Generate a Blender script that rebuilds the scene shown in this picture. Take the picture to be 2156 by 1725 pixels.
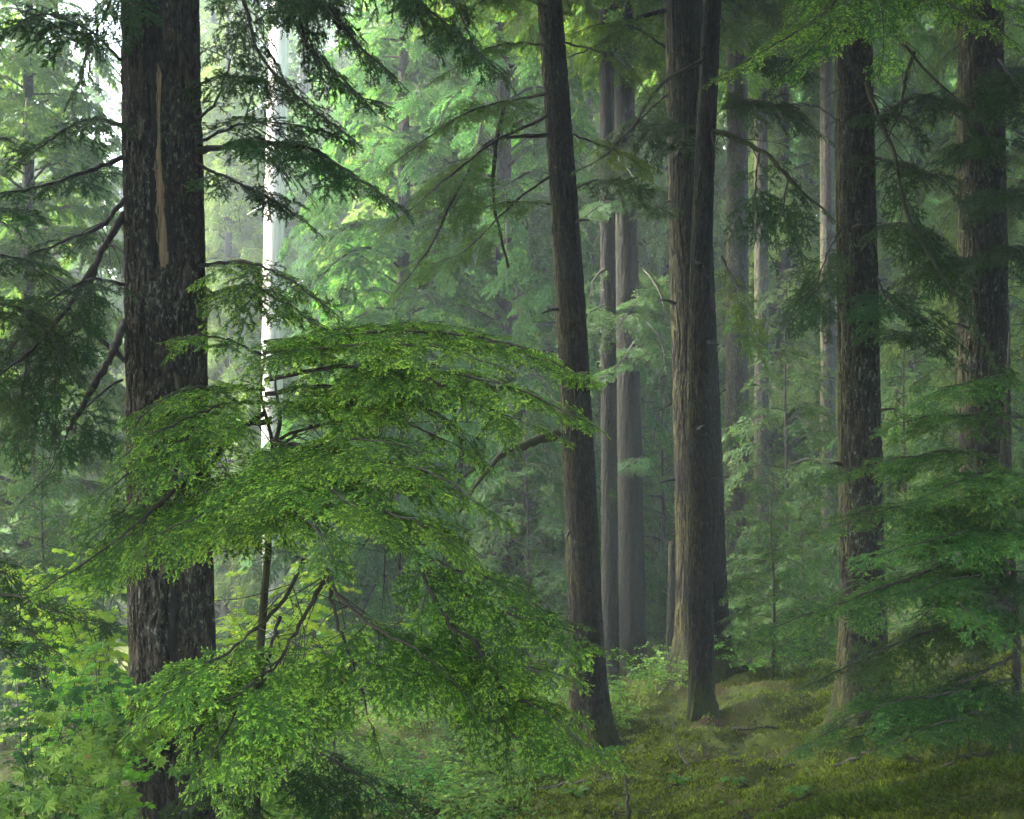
import bpy, math
import numpy as np

# ------------------------------------------------------------------ basics
for o in list(bpy.data.objects):
    bpy.data.objects.remove(o)
SC = bpy.context.scene
COL = SC.collection
F, HX, HY, CZ = 2962.0, 1078.0, 780.0, 5.0      # focal length in picture units, horizon, eye height


def P(px, py, D):
    """a point of the photograph at distance D in front of the camera -> world"""
    return np.array([(px - HX) / F * D, D, CZ - (py - HY) / F * D])


def nrm(v):
    v = np.asarray(v, float)
    return v / (np.linalg.norm(v, axis=-1, keepdims=True) + 1e-12)


_perm = np.random.default_rng(11).permutation(4096).astype(np.int64)


def vnoise(p, seed=0):
    p = np.asarray(p, float)
    i = np.floor(p).astype(np.int64)
    f = p - i
    f = f * f * (3 - 2 * f)
    out = 0.0
    for dx in (0, 1):
        for dy in (0, 1):
            for dz in (0, 1):
                h = _perm[(i[..., 0] + dx + seed * 17) & 4095]
                h = _perm[(h + i[..., 1] + dy) & 4095]
                h = _perm[(h + i[..., 2] + dz) & 4095]
                w = (f[..., 0] if dx else 1 - f[..., 0]) * (f[..., 1] if dy else 1 - f[..., 1]) * (f[..., 2] if dz else 1 - f[..., 2])
                out = out + w * (h / 4095.0)
    return out


def fbm(p, seed=0, n=3):
    a, s, t = 1.0, 0.0, 0.0
    p = np.asarray(p, float)
    for k in range(n):
        s = s + a * vnoise(p * (2 ** k), seed + k * 3)
        t += a
        a *= 0.5
    return s / t


# ------------------------------------------------------------------ mesh helpers
def mesh_data(name, V, T, mats=(), midx=None, tint=None, smooth=False):
    V = np.ascontiguousarray(V, np.float32)
    T = np.ascontiguousarray(T, np.int32)
    me = bpy.data.meshes.new(name)
    me.vertices.add(len(V))
    me.vertices.foreach_set('co', V.ravel())
    me.loops.add(T.size)
    me.loops.foreach_set('vertex_index', T.ravel())
    me.polygons.add(len(T))
    me.polygons.foreach_set('loop_start', np.arange(0, T.size, T.shape[1], dtype=np.int32))
    for m in mats:
        me.materials.append(m)
    if midx is not None:
        me.polygons.foreach_set('material_index', np.ascontiguousarray(midx, np.int32))
    me.polygons.foreach_set('use_smooth', np.full(len(T), bool(smooth)))
    if tint is not None:
        a = me.attributes.new('tint', 'FLOAT', 'POINT')
        a.data.foreach_set('value', np.ascontiguousarray(tint, np.float32))
    me.update(calc_edges=True)
    return me


def link(name, me, parent=None):
    o = bpy.data.objects.new(name, me)
    COL.objects.link(o)
    if parent is not None:
        o.parent = parent
    return o


def tag(o, label, cat, group=None):
    o['label'] = label
    o['category'] = cat
    if group:
        o['group'] = group
    return o


def thing(name, label, cat, loc, group=None):
    o = bpy.data.objects.new(name, None)
    o.empty_display_size = 0.1
    COL.objects.link(o)
    o.location = tuple(float(x) for x in loc)
    return tag(o, label, cat, group)


class MB:
    """collects triangles"""
    def __init__(self):
        self.V, self.T, self.M, self.A, self.n = [], [], [], [], 0

    def add(self, V, T, m=0, tint=0.0):
        V = np.asarray(V, float)
        T = np.asarray(T, int)
        self.V.append(V)
        self.T.append(T + self.n)
        self.M.append(np.full(len(T), m) if np.isscalar(m) else m)
        self.A.append(np.full(len(V), float(tint)) if np.isscalar(tint) else tint)
        self.n += len(V)

    def data(self, name, mats, smooth=False, off=None):
        V = np.concatenate(self.V)
        if off is not None:
            V = V - np.asarray(off)
        return mesh_data(name, V, np.concatenate(self.T), mats, np.concatenate(self.M), np.concatenate(self.A), smooth)


def spline(pts, n):
    """Catmull-Rom through pts, n samples evenly spread by length"""
    p = np.asarray(pts, float)
    if len(p) == 2:
        return p[0] + (p[1] - p[0]) * np.linspace(0, 1, n)[:, None]
    q = np.vstack([2 * p[0] - p[1], p, 2 * p[-1] - p[-2]])
    out = []
    for k in range(len(p) - 1):
        a, b, c, d = q[k:k + 4]
        t = np.linspace(0, 1, 12, endpoint=False)[:, None]
        out.append(0.5 * (2 * b + (c - a) * t + (2 * a - 5 * b + 4 * c - d) * t ** 2 + (3 * b - a - 3 * c + d) * t ** 3))
    out.append(p[-1:])
    c = np.vstack(out)
    s = np.concatenate([[0], np.cumsum(np.linalg.norm(np.diff(c, axis=0), axis=1))])
    u = np.linspace(0, s[-1], n)
    return np.stack([np.interp(u, s, c[:, k]) for k in range(3)], 1)


def frames(c):
    t = nrm(np.gradient(c, axis=0))
    ref = np.where(np.abs(t[:, 2:3]) > 0.9, np.array([[1.0, 0, 0]]), np.array([[0, 0, 1.0]]))
    s = nrm(np.cross(t, ref))
    return t, s, np.cross(s, t)


def tube(c, r, seg=6, rough=0.0, seed=0, cap=True):
    c = np.asarray(c, float)
    n = len(c)
    r = np.broadcast_to(np.asarray(r, float), (n,))
    t, s, u = frames(c)
    a = np.linspace(0, 2 * math.pi, seg, endpoint=False)
    rr = r[:, None] * np.ones(seg)
    if rough:
        g = np.random.default_rng(seed)
        rr = rr * (1 + rough * g.uniform(-1, 1, (n, seg)))
    V = c[:, None] + rr[..., None] * (np.cos(a)[None, :, None] * s[:, None] + np.sin(a)[None, :, None] * u[:, None])
    V = V.reshape(-1, 3)
    i = (np.arange(n - 1)[:, None] * seg + np.arange(seg)[None]).ravel()
    j = (np.arange(n - 1)[:, None] * seg + (np.arange(seg)[None] + 1) % seg).ravel()
    T = np.concatenate([np.stack([i, j, j + seg], 1), np.stack([i, j + seg, i + seg], 1)])
    if cap:
        V = np.vstack([V, c[-1:] + t[-1] * r[-1] * 0.6])
        e = (n - 1) * seg
        k = np.arange(seg)
        T = np.concatenate([T, np.stack([e + k, e + (k + 1) % seg, np.full(seg, len(V) - 1)], 1)])
    return V, T


# ------------------------------------------------------------------ materials
def new_mat(name):
    m = bpy.data.materials.new(name)
    m.use_nodes = True
    nt = m.node_tree
    nt.nodes.clear()
    out = nt.nodes.new('ShaderNodeOutputMaterial')
    return m, nt, out


def N(nt, typ, **kw):
    n = nt.nodes.new(typ)
    for k, v in kw.items():
        if k in ('op', 'operation'):
            n.operation = v
        elif k == 'blend':
            n.blend_type = v
        elif hasattr(n, k) and k not in n.inputs:
            setattr(n, k, v)
        else:
            n.inputs[k].default_value = v
    return n


def ramp(nt, stops, fac, interp='LINEAR'):
    r = nt.nodes.new('ShaderNodeValToRGB')
    r.color_ramp.interpolation = interp
    while len(r.color_ramp.elements) < len(stops):
        r.color_ramp.elements.new(0.5)
    for e, (p, c) in zip(r.color_ramp.elements, stops):
        e.position = p
        e.color = (*c, 1) if len(c) == 3 else c
    nt.links.new(fac, r.inputs[0])
    return r.outputs[0]


def mixc(nt, fac, a, b, blend='MIX'):
    m = nt.nodes.new('ShaderNodeMix')
    m.data_type = 'RGBA'
    m.blend_type = blend
    for s, v in ((m.inputs[0], fac), (m.inputs[6], a), (m.inputs[7], b)):
        if hasattr(v, 'links'):
            nt.links.new(v, s)
        elif isinstance(v, (int, float)):
            s.default_value = v
        else:
            s.default_value = (*v, 1)
    return m.outputs[2]


def leaf_mat(name, stops, transl=0.35, rough=0.45, spec=0.35, tcol=(1.25, 1.25, 0.6), nscale=1.3, hue=0.02, val=0.25):
    m, nt, out = new_mat(name)
    L = nt.links.new
    at = N(nt, 'ShaderNodeAttribute')
    at.attribute_name = 'tint'
    col = ramp(nt, stops, at.outputs['Fac'])
    tc = N(nt, 'ShaderNodeNewGeometry')
    no = N(nt, 'ShaderNodeTexNoise', Scale=nscale, Detail=3.0)
    L(tc.outputs['Position'], no.inputs['Vector'])
    oi = N(nt, 'ShaderNodeObjectInfo')
    hv = N(nt, 'ShaderNodeHueSaturation')
    mr = N(nt, 'ShaderNodeMapRange')
    L(no.outputs[0], mr.inputs[0])
    mr.inputs[1].default_value = 0.3
    mr.inputs[2].default_value = 0.7
    mr.inputs[3].default_value = 1 - val
    mr.inputs[4].default_value = 1 + val
    L(mr.outputs[0], hv.inputs['Value'])
    mh = N(nt, 'ShaderNodeMapRange')
    L(oi.outputs['Random'], mh.inputs[0])
    mh.inputs[3].default_value = 0.5 - hue
    mh.inputs[4].default_value = 0.5 + hue
    L(mh.outputs[0], hv.inputs['Hue'])
    L(col, hv.inputs['Color'])
    bs = N(nt, 'ShaderNodeBsdfPrincipled', Roughness=rough)
    bs.inputs['Specular IOR Level'].default_value = spec
    L(hv.outputs[0], bs.inputs['Base Color'])
    tr = N(nt, 'ShaderNodeBsdfTranslucent')
    L(mixc(nt, 1.0, hv.outputs[0], tcol, 'MULTIPLY'), tr.inputs['Color'])
    mx = N(nt, 'ShaderNodeMixShader')
    mx.inputs[0].default_value = transl
    L(bs.outputs[0], mx.inputs[1])
    L(tr.outputs[0], mx.inputs[2])
    L(mx.outputs[0], out.inputs['Surface'])
    return m


def bark_mat(name, dark, mid, light, lichen, lichen_amt=0.5, scale=1.0, mossy=1.0, bump=0.6, rough=0.85, lit_moss_rim=0.0):
    m, nt, out = new_mat(name)
    L = nt.links.new
    tc = N(nt, 'ShaderNodeTexCoord')
    mp = N(nt, 'ShaderNodeMapping')
    mp.inputs['Scale'].default_value = (9 * scale, 9 * scale, 3.2 * scale)
    L(tc.outputs['Object'], mp.inputs['Vector'])
    n1 = N(nt, 'ShaderNodeTexNoise', Scale=2.2, Detail=6.0, Roughness=0.65, Distortion=0.6)
    L(mp.outputs[0], n1.inputs['Vector'])
    base = ramp(nt, [(0.30, dark), (0.48, mid), (0.66, light)], n1.outputs[0])
    # dark furrows between the plates: darker inner bark plus painted crevice shade
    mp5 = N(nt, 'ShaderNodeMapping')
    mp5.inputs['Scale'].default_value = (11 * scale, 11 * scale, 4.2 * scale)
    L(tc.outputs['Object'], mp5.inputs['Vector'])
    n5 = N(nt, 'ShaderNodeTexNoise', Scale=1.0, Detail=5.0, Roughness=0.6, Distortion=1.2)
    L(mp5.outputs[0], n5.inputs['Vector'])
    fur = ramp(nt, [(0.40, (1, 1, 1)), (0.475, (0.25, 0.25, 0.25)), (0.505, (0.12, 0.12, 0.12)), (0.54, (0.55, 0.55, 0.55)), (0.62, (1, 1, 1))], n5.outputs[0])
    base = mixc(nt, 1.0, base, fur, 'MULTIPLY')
    # large colour drift
    n3 = N(nt, 'ShaderNodeTexNoise', Scale=1.1, Detail=2.0)
    L(tc.outputs['Object'], n3.inputs['Vector'])
    base = mixc(nt, 0.55, base, ramp(nt, [(0.3, (0.62, 0.6, 0.55)), (0.7, (1.4, 1.25, 1.1))], n3.outputs[0]), 'MULTIPLY')
    # lichen flecks
    mp2 = N(nt, 'ShaderNodeMapping')
    mp2.inputs['Scale'].default_value = (10, 10, 4.5)
    L(tc.outputs['Object'], mp2.inputs['Vector'])
    n2 = N(nt, 'ShaderNodeTexNoise', Scale=3.0, Detail=5.0, Roughness=0.7)
    L(mp2.outputs[0], n2.inputs['Vector'])
    n4 = N(nt, 'ShaderNodeTexNoise', Scale=0.9, Detail=2.0)
    L(tc.outputs['Object'], n4.inputs['Vector'])
    ad = N(nt, 'ShaderNodeMath', op='ADD')
    L(n2.outputs[0], ad.inputs[0])
    m4 = N(nt, 'ShaderNodeMath', op='MULTIPLY')
    L(n4.outputs[0], m4.inputs[0])
    m4.inputs[1].default_value = 0.35
    L(m4.outputs[0], ad.inputs[1])
    thr = 0.86 - 0.16 * lichen_amt
    lf = ramp(nt, [(thr - 0.02, (0, 0, 0)), (thr + 0.05, (1, 1, 1))], ad.outputs[0])
    base = mixc(nt, lf, base, lichen)
    # moss creeping up from the ground
    sx = N(nt, 'ShaderNodeSeparateXYZ')
    L(tc.outputs['Object'], sx.inputs[0])
    mz = N(nt, 'ShaderNodeMapRange')
    L(sx.outputs['Z'], mz.inputs[0])
    mz.inputs[1].default_value = 0.05
    mz.inputs[2].default_value = 0.95
    mz.inputs[3].default_value = 0.75 * mossy
    mz.inputs[4].default_value = 0.0
    mm = N(nt, 'ShaderNodeMath', op='ADD')
    L(mz.outputs[0], mm.inputs[0])
    ms = N(nt, 'ShaderNodeMath', op='SUBTRACT')
    L(n3.outputs[0], ms.inputs[0])
    ms.inputs[1].default_value = 0.55
    L(ms.outputs[0], mm.inputs[1])
    mf = ramp(nt, [(0.1, (0, 0, 0)), (0.5, (1, 1, 1))], mm.outputs[0])
    base = mixc(nt, mf, base, (0.030, 0.038, 0.007))
    if lit_moss_rim:
        # yellow moss on one side (-X), with a sunlit rim painted into its colour
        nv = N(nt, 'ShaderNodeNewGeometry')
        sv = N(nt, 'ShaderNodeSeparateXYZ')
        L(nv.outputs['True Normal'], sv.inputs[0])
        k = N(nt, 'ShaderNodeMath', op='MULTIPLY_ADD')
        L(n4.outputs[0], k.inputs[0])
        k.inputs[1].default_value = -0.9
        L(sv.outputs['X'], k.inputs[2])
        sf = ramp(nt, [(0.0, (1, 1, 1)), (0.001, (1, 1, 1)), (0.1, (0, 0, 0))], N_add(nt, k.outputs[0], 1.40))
        base = mixc(nt, mixc(nt, 1.0, sf, (lit_moss_rim,) * 3, 'MULTIPLY'), base, (0.17, 0.16, 0.035))
    bs = N(nt, 'ShaderNodeBsdfPrincipled', Roughness=rough)
    bs.inputs['Specular IOR Level'].default_value = 0.25
    L(base, bs.inputs['Base Color'])
    if bump:
        b0 = N(nt, 'ShaderNodeBump', Strength=bump, Distance=0.02)
        L(fur, b0.inputs['Height'])
        b1 = N(nt, 'ShaderNodeBump', Strength=bump, Distance=0.03)
        L(n1.outputs[0], b1.inputs['Height'])
        L(b0.outputs[0], b1.inputs['Normal'])
        b2 = N(nt, 'ShaderNodeBump', Strength=bump * 0.6, Distance=0.012)
        L(ad.outputs[0], b2.inputs['Height'])
        L(b1.outputs[0], b2.inputs['Normal'])
        L(b2.outputs[0], bs.inputs['Normal'])
    L(bs.outputs[0], out.inputs['Surface'])
    return m


def N_add(nt, sock, v):
    a = N(nt, 'ShaderNodeMath', op='ADD')
    nt.links.new(sock, a.inputs[0])
    a.inputs[1].default_value = v
    return a.outputs[0]


def simple_mat(name, c0, c1, scale=8.0, rough=0.8, stretch=(1, 1, 1), bump=0.3, spec=0.3):
    m, nt, out = new_mat(name)
    L = nt.links.new
    tc = N(nt, 'ShaderNodeTexCoord')
    mp = N(nt, 'ShaderNodeMapping')
    mp.inputs['Scale'].default_value = stretch
    L(tc.outputs['Object'], mp.inputs['Vector'])
    no = N(nt, 'ShaderNodeTexNoise', Scale=scale, Detail=6.0, Roughness=0.65)
    L(mp.outputs[0], no.inputs['Vector'])
    col = ramp(nt, [(0.32, c0), (0.68, c1)], no.outputs[0])
    bs = N(nt, 'ShaderNodeBsdfPrincipled', Roughness=rough)
    bs.inputs['Specular IOR Level'].default_value = spec
    L(col, bs.inputs['Base Color'])
    b = N(nt, 'ShaderNodeBump', Strength=bump, Distance=0.02)
    L(no.outputs[0], b.inputs['Height'])
    L(b.outputs[0], bs.inputs['Normal'])
    L(bs.outputs[0], out.inputs['Surface'])
    return m


M = {}
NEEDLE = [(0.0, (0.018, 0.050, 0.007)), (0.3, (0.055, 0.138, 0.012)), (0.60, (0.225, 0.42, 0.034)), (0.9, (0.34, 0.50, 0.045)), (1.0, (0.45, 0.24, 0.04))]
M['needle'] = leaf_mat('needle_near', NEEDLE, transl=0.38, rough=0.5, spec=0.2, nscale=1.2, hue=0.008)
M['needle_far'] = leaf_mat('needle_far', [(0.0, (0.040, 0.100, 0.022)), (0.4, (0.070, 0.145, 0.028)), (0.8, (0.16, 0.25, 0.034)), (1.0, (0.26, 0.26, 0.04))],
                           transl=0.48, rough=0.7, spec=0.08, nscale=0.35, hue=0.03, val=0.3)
M['needle_lit'] = leaf_mat('needle_lit', [(0.0, (0.045, 0.10, 0.014)), (0.4, (0.07, 0.145, 0.017)), (0.8, (0.15, 0.24, 0.02)), (1.0, (0.3, 0.2, 0.04))],  # yellow-green needle copy; sunlight is put into its colour
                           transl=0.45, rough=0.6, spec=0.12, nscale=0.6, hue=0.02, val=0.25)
M['needle_shade'] = leaf_mat('needle_shade_blue_green', [(0.0, (0.015, 0.054, 0.010)), (0.35, (0.031, 0.094, 0.014)), (0.75, (0.10, 0.215, 0.027)), (1.0, (0.3, 0.18, 0.05))],  # duller needle copy; sky-lit shade is put into its colour
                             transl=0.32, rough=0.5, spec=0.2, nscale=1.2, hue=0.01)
M['needle_dark'] = leaf_mat('needle_dark', [(0.0, (0.014, 0.042, 0.010)), (0.4, (0.022, 0.062, 0.012)), (0.8, (0.048, 0.115, 0.016)), (1.0, (0.2, 0.15, 0.04))],  # darker needle copy; shade of silhouetted and low sprays is in its colour
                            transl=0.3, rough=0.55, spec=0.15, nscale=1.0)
M['twig'] = simple_mat('twig_wood', (0.012, 0.010, 0.006), (0.045, 0.036, 0.022), 30, 0.8)
M['limb'] = simple_mat('limb_bark', (0.010, 0.009, 0.006), (0.042, 0.038, 0.026), 14, 0.8, (1, 1, 1), 0.6)
M['limb_moss'] = simple_mat('mossy_limb_bark', (0.010, 0.010, 0.006), (0.040, 0.046, 0.012), 7, 0.9, (1, 1, 1), 0.6)
M['dead'] = simple_mat('dead_limb_wood', (0.012, 0.009, 0.006), (0.042, 0.033, 0.021), 12, 0.8, (1, 1, 0.4), 0.6)
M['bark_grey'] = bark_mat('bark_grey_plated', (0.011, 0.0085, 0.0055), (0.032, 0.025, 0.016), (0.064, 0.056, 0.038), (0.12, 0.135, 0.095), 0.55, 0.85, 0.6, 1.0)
M['bark_brown'] = bark_mat('bark_brown', (0.007, 0.0055, 0.0035), (0.018, 0.015, 0.008), (0.034, 0.029, 0.017), (0.07, 0.09, 0.055), 0.25, 1.3, 1.1, 0.9, lit_moss_rim=0.35)
M['bark_dark'] = bark_mat('bark_dark', (0.004, 0.004, 0.003), (0.010, 0.010, 0.0065), (0.016, 0.016, 0.010), (0.03, 0.04, 0.025), 0.2, 1.3, 1.1, 0.9, lit_moss_rim=0.08)
M['bark_lichen'] = bark_mat('bark_lichened', (0.007, 0.006, 0.004), (0.019, 0.017, 0.010), (0.038, 0.034, 0.022), (0.10, 0.14, 0.10), 0.48, 1.1, 1.1, 0.9, lit_moss_rim=0.3)
M['bark_far'] = bark_mat('bark_far_grey', (0.014, 0.014, 0.011), (0.034, 0.034, 0.027), (0.062, 0.061, 0.048), (0.14, 0.16, 0.12), 0.35, 1.0, 0.6, 0.7, lit_moss_rim=0.25)
M['snag'] = simple_mat('bleached_snag_wood', (0.30, 0.29, 0.275), (0.62, 0.60, 0.575), 3.5, 0.75, (4, 4, 0.3), 0.6)
M['groove'] = simple_mat('groove_shade', (0.004, 0.0035, 0.003), (0.014, 0.011, 0.008), 6.0, 0.9, (8, 8, 1.0), 0.9)  # near-black colour stands in for shade down in the grooves
M['scar'] = simple_mat('bare_heartwood', (0.060, 0.042, 0.021), (0.23, 0.165, 0.085), 4.0, 0.85, (12, 12, 0.7), 0.9)

# ------------------------------------------------------------------ hemlock foliage templates
LODS = {
    0: dict(sp=(0.044, 0.0200), lmax2=0.064, needle=(0.0048, 0.0130, 0.0054), tw=0.0030),
    1: dict(sp=(0.055, 0.026), lmax2=0.080, needle=(0.0085, 0.0190, 0.0095), tw=0.0045),
    2: dict(sp=(0.062, 9.0), lmax2=0.0, needle=(0.018, 0.070, 0.029), tw=0.009),
}


def frond(L, lod, seed):
    """one flat hemlock spray: bent side axes carrying short needled shoots; new growth on the shoot ends"""
    g = np.random.default_rng(seed)
    o = LODS[lod]
    sp1, sp2 = o['sp']
    segs = []                                   # start, direction, length, level, freshness of the end

    def turn(d, a):
        c, s = math.cos(a), math.sin(a)
        return np.array([d[0] * c - d[1] * s, d[0] * s + d[1] * c, d[2]])

    def axis(p, d, l, n, bend, zb):
        out = []
        for k in range(n):
            out.append((p, d, l / n))
            p = p + d * l / n
            d = nrm(turn(d, bend * g.uniform(0.3, 1.7)) + np.array([0, 0, zb * g.uniform(0.2, 1.6)]))
        return out

    main = axis(np.zeros(3), np.array([1.0, 0, 0.05]), L, 4, g.choice([-1, 1]) * 0.06, -0.05)
    s0, side = 0.0, 1
    for (p, d, l) in main:
        segs.append((p, d, l, 0, 0.0))
    s = sp1 * 0.7
    while s < L * 0.97:
        k = min(3, int(s / (L / 4)))
        p, d, l = main[k]
        q = p + d * (s - k * l)
        cl = min(0.52 * L, 0.70 * (L - s) + 0.03) * (0.5 + 0.5 * min(1, s / (0.22 * L))) * g.uniform(0.62, 1.18)
        a = math.radians(g.uniform(40, 66)) * side
        cd = nrm(turn(d, a) + np.array([0, 0, g.uniform(-0.30, 0.14)]))
        nseg = 1 if cl < 0.09 else 3
        ax = axis(q, cd, cl, nseg, -side * 0.10, -0.06)
        t = 0.0
        for (p1, d1, l1) in ax:
            t += l1
            segs.append((p1, d1, l1, 1, 1.0 if t > cl - 1e-6 else 0.0))
        if lod < 2:
            u, sd = sp2 * g.uniform(0.3, 1.0), 1
            while u < cl * 0.97:
                j = min(nseg - 1, int(u / (cl / nseg)))
                p1, d1, l1 = ax[j]
                w = p1 + d1 * (u - j * l1)
                ll = min(o['lmax2'], 0.5 * cl + 0.012, 0.8 * (cl - u) + 0.02) * g.uniform(0.5, 1.1)
                b = math.radians(g.uniform(28, 72)) * sd
                d2 = nrm(turn(d1, b) + np.array([0, 0, g.uniform(-0.42, 0.30)]))
                segs.append((w, d2, ll, 2, 1.0 if g.random() < 0.72 else g.uniform(0, 0.5)))
                u += sp2 * g.uniform(0.6, 1.4)
                sd = -sd if g.random() < 0.85 else sd
        s += sp1 * g.uniform(0.55, 1.45) * 0.72
        side = -side if g.random() < 0.9 else side
    sp, nl, nw = o['needle']
    mb = MB()
    for (p, d, l, lev, fr) in segs:
        n = max(2, int(l / sp))
        s = np.repeat((np.arange(n) + 0.5) * l / n, 2)
        sd = np.tile([1.0, -1.0], n)
        sv = nrm(np.cross([0, 0, 1.0], d))
        up = np.cross(d, sv)
        a = np.radians(g.uniform(40, 82, 2 * n))
        end = fr > 0 or lev == 2
        taper = np.clip((l - s) / (0.02 if lod < 2 else 0.10), 0.5, 1.0) if end else 1.0
        ln = nl * g.uniform(0.6, 1.12, 2 * n) * taper * (1.0 if lod == 2 or lev else 0.8)
        nd = np.cos(a)[:, None] * d + (np.sin(a) * sd)[:, None] * sv + g.uniform(-0.25, 0.45, 2 * n)[:, None] * up
        b = p + s[:, None] * d
        w = nrm(np.cross(nd, up + 0.4 * g.normal(0, 1, (2 * n, 3)))) * (nw / 2)
        V = np.stack([b - w, b + w, b + nd * ln[:, None]], 1).reshape(-1, 3)
        T = np.arange(6 * n).reshape(-1, 3)
        if lod == 2:
            fresh = np.clip(s / l * 1.3 - 0.3, 0, 1) * fr + 0.35 * g.random(2 * n)
        else:
            fresh = np.clip(s / l * 2.0 - 0.7, 0, 1) * fr
        tn = g.uniform(0.0, 0.34, 2 * n) + fresh * g.uniform(0.46, 0.66)
        tn = np.where(g.random(2 * n) < 0.005, 1.0, np.minimum(tn, 0.88))
        mb.add(V, T, 0, np.repeat(tn, 3))
        if lev == 0 or (lev == 1 and lod < 2):
            e = p + d * l
            k = o['tw'] * (1.0 if lev == 0 else 0.6)
            q = np.array([p + sv * k * 0.5, p - sv * k * 0.5, p - up * k * 0.7, e + sv * k * 0.4, e - sv * k * 0.4, e - up * k * 0.5])
            mb.add(q, np.array([[0, 1, 4], [0, 4, 3], [1, 2, 5], [1, 5, 4], [2, 0, 3], [2, 3, 5]]), 1, 0.0)
    return np.concatenate(mb.V), np.concatenate(mb.T), np.concatenate(mb.M), np.concatenate(mb.A), L


SIZES = {0: (0.24, 0.42, 0.68), 1: (0.28, 0.5, 0.85), 2: (0.5, 0.9, 1.5)}
TPL = {l: [[frond(L, l, 100 * l + 10 * i + j) for j in range(3)] for i, L in enumerate(SIZES[l])] for l in SIZES}


def place_fronds(mb, lod, org, xd, up, size, droop, g):
    """many frond copies at once; droop bends each frond towards -Z of the world"""
    org, xd, up = np.asarray(org), nrm(xd), np.asarray(up)
    up = nrm(up - (up * xd).sum(1, keepdims=True) * xd)
    yd = np.cross(up, xd)
    size = np.asarray(size, float)
    sz = np.array(SIZES[lod])
    cls = np.abs(np.log(size[:, None] / sz[None])).argmin(1)
    var = g.integers(0, 3, len(size))
    tshift = g.normal(0, 0.07, len(size))
    for c in range(len(sz)):
        for v in range(3):
            k = np.where((cls == c) & (var == v))[0]
            if not len(k):
                continue
            V, T, Mi, A, L = TPL[lod][c][v]
            s = (size[k] / L)[:, None, None]
            flip = np.where(g.random(len(k)) < 0.5, 1.0, -1.0)[:, None, None]
            W = org[k][:, None] + s * (V[None, :, 0:1] * xd[k][:, None] + flip * V[None, :, 1:2] * yd[k][:, None] + V[None, :, 2:3] * up[k][:, None])
            d2 = (s[..., 0] * (V[None, :, 0] ** 2 + 0.7 * V[None, :, 1] ** 2) ** 0.5) ** 2
            W[..., 2] -= droop[k][:, None] * d2
            n = len(V)
            TT = (T[None] + (np.arange(len(k)) * n)[:, None, None]).reshape(-1, 3)
            AA = np.where(A[None] > 0.95, A[None], np.clip(A[None] + tshift[k][:, None] * (A[None] > 0), 0, 0.9))
            mb.add(W.reshape(-1, 3), TT, np.tile(Mi, len(k)), AA.ravel())


def grow(mb, c, lod, g, t0=0.25, spread=0.6, spacing=0.13, tilt=0.18, droop=0.35, ang=58, roll=0.0, tip=0.3, ups=None, dens=1.0, size=1.0):
    spread = spread * size
    """dress a limb axis c (n,3) with side sprays"""
    seg = np.linalg.norm(np.diff(c, axis=0), axis=1)
    s = np.concatenate([[0], np.cumsum(seg)])
    Ltot = s[-1]
    n = max(3, int((1 - t0) * Ltot / spacing * dens))
    t = t0 + (1 - t0) * (np.arange(n) + g.uniform(0.1, 0.9, n)) / n
    pos = np.stack([np.interp(t * Ltot, s, c[:, k]) for k in range(3)], 1)
    tan = nrm(np.stack([np.interp(t * Ltot, s, np.gradient(c, axis=0)[:, k]) for k in range(3)], 1))
    upv = np.tile(np.array([0, 0, 1.0]), (n, 1)) if ups is None else np.tile(np.asarray(ups, float), (n, 1))
    side = nrm(np.cross(upv, tan))
    nn = np.cross(tan, side)
    sg = np.where(np.arange(n) % 2 == 0, 1.0, -1.0) * np.where(g.random(n) < 0.12, -1, 1)
    a = np.radians(ang + g.uniform(-26, 20, n))
    u = (t - t0) / (1 - t0)
    prof = np.clip(np.interp(u, [0, 0.2, 0.5, 1.0], [0.55, 1.0, 0.85, tip]), 0, 1)
    fs = np.maximum(0.12, spread * prof * g.uniform(0.42, 1.25, n))
    rl = np.radians(g.normal(0, 24, n) + roll)
    xd = np.cos(a)[:, None] * tan + (np.sin(a) * sg)[:, None] * side
    xd = nrm(xd + np.stack([np.zeros(n), np.zeros(n), -g.uniform(-0.45, 1.3, n) * tilt], 1))
    upp = nn * np.cos(rl)[:, None] + side * np.sin(rl)[:, None]
    place_fronds(mb, lod, pos, xd, upp, fs, droop * g.uniform(0.3, 1.7, n), g)
    # the end shoot
    place_fronds(mb, lod, c[-2:-1], tan[-1:] * 0 + nrm(c[-1:] - c[-2:-1]), nn[-1:], np.array([max(0.16, spread * 0.5)]), np.array([droop]), g)


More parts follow.
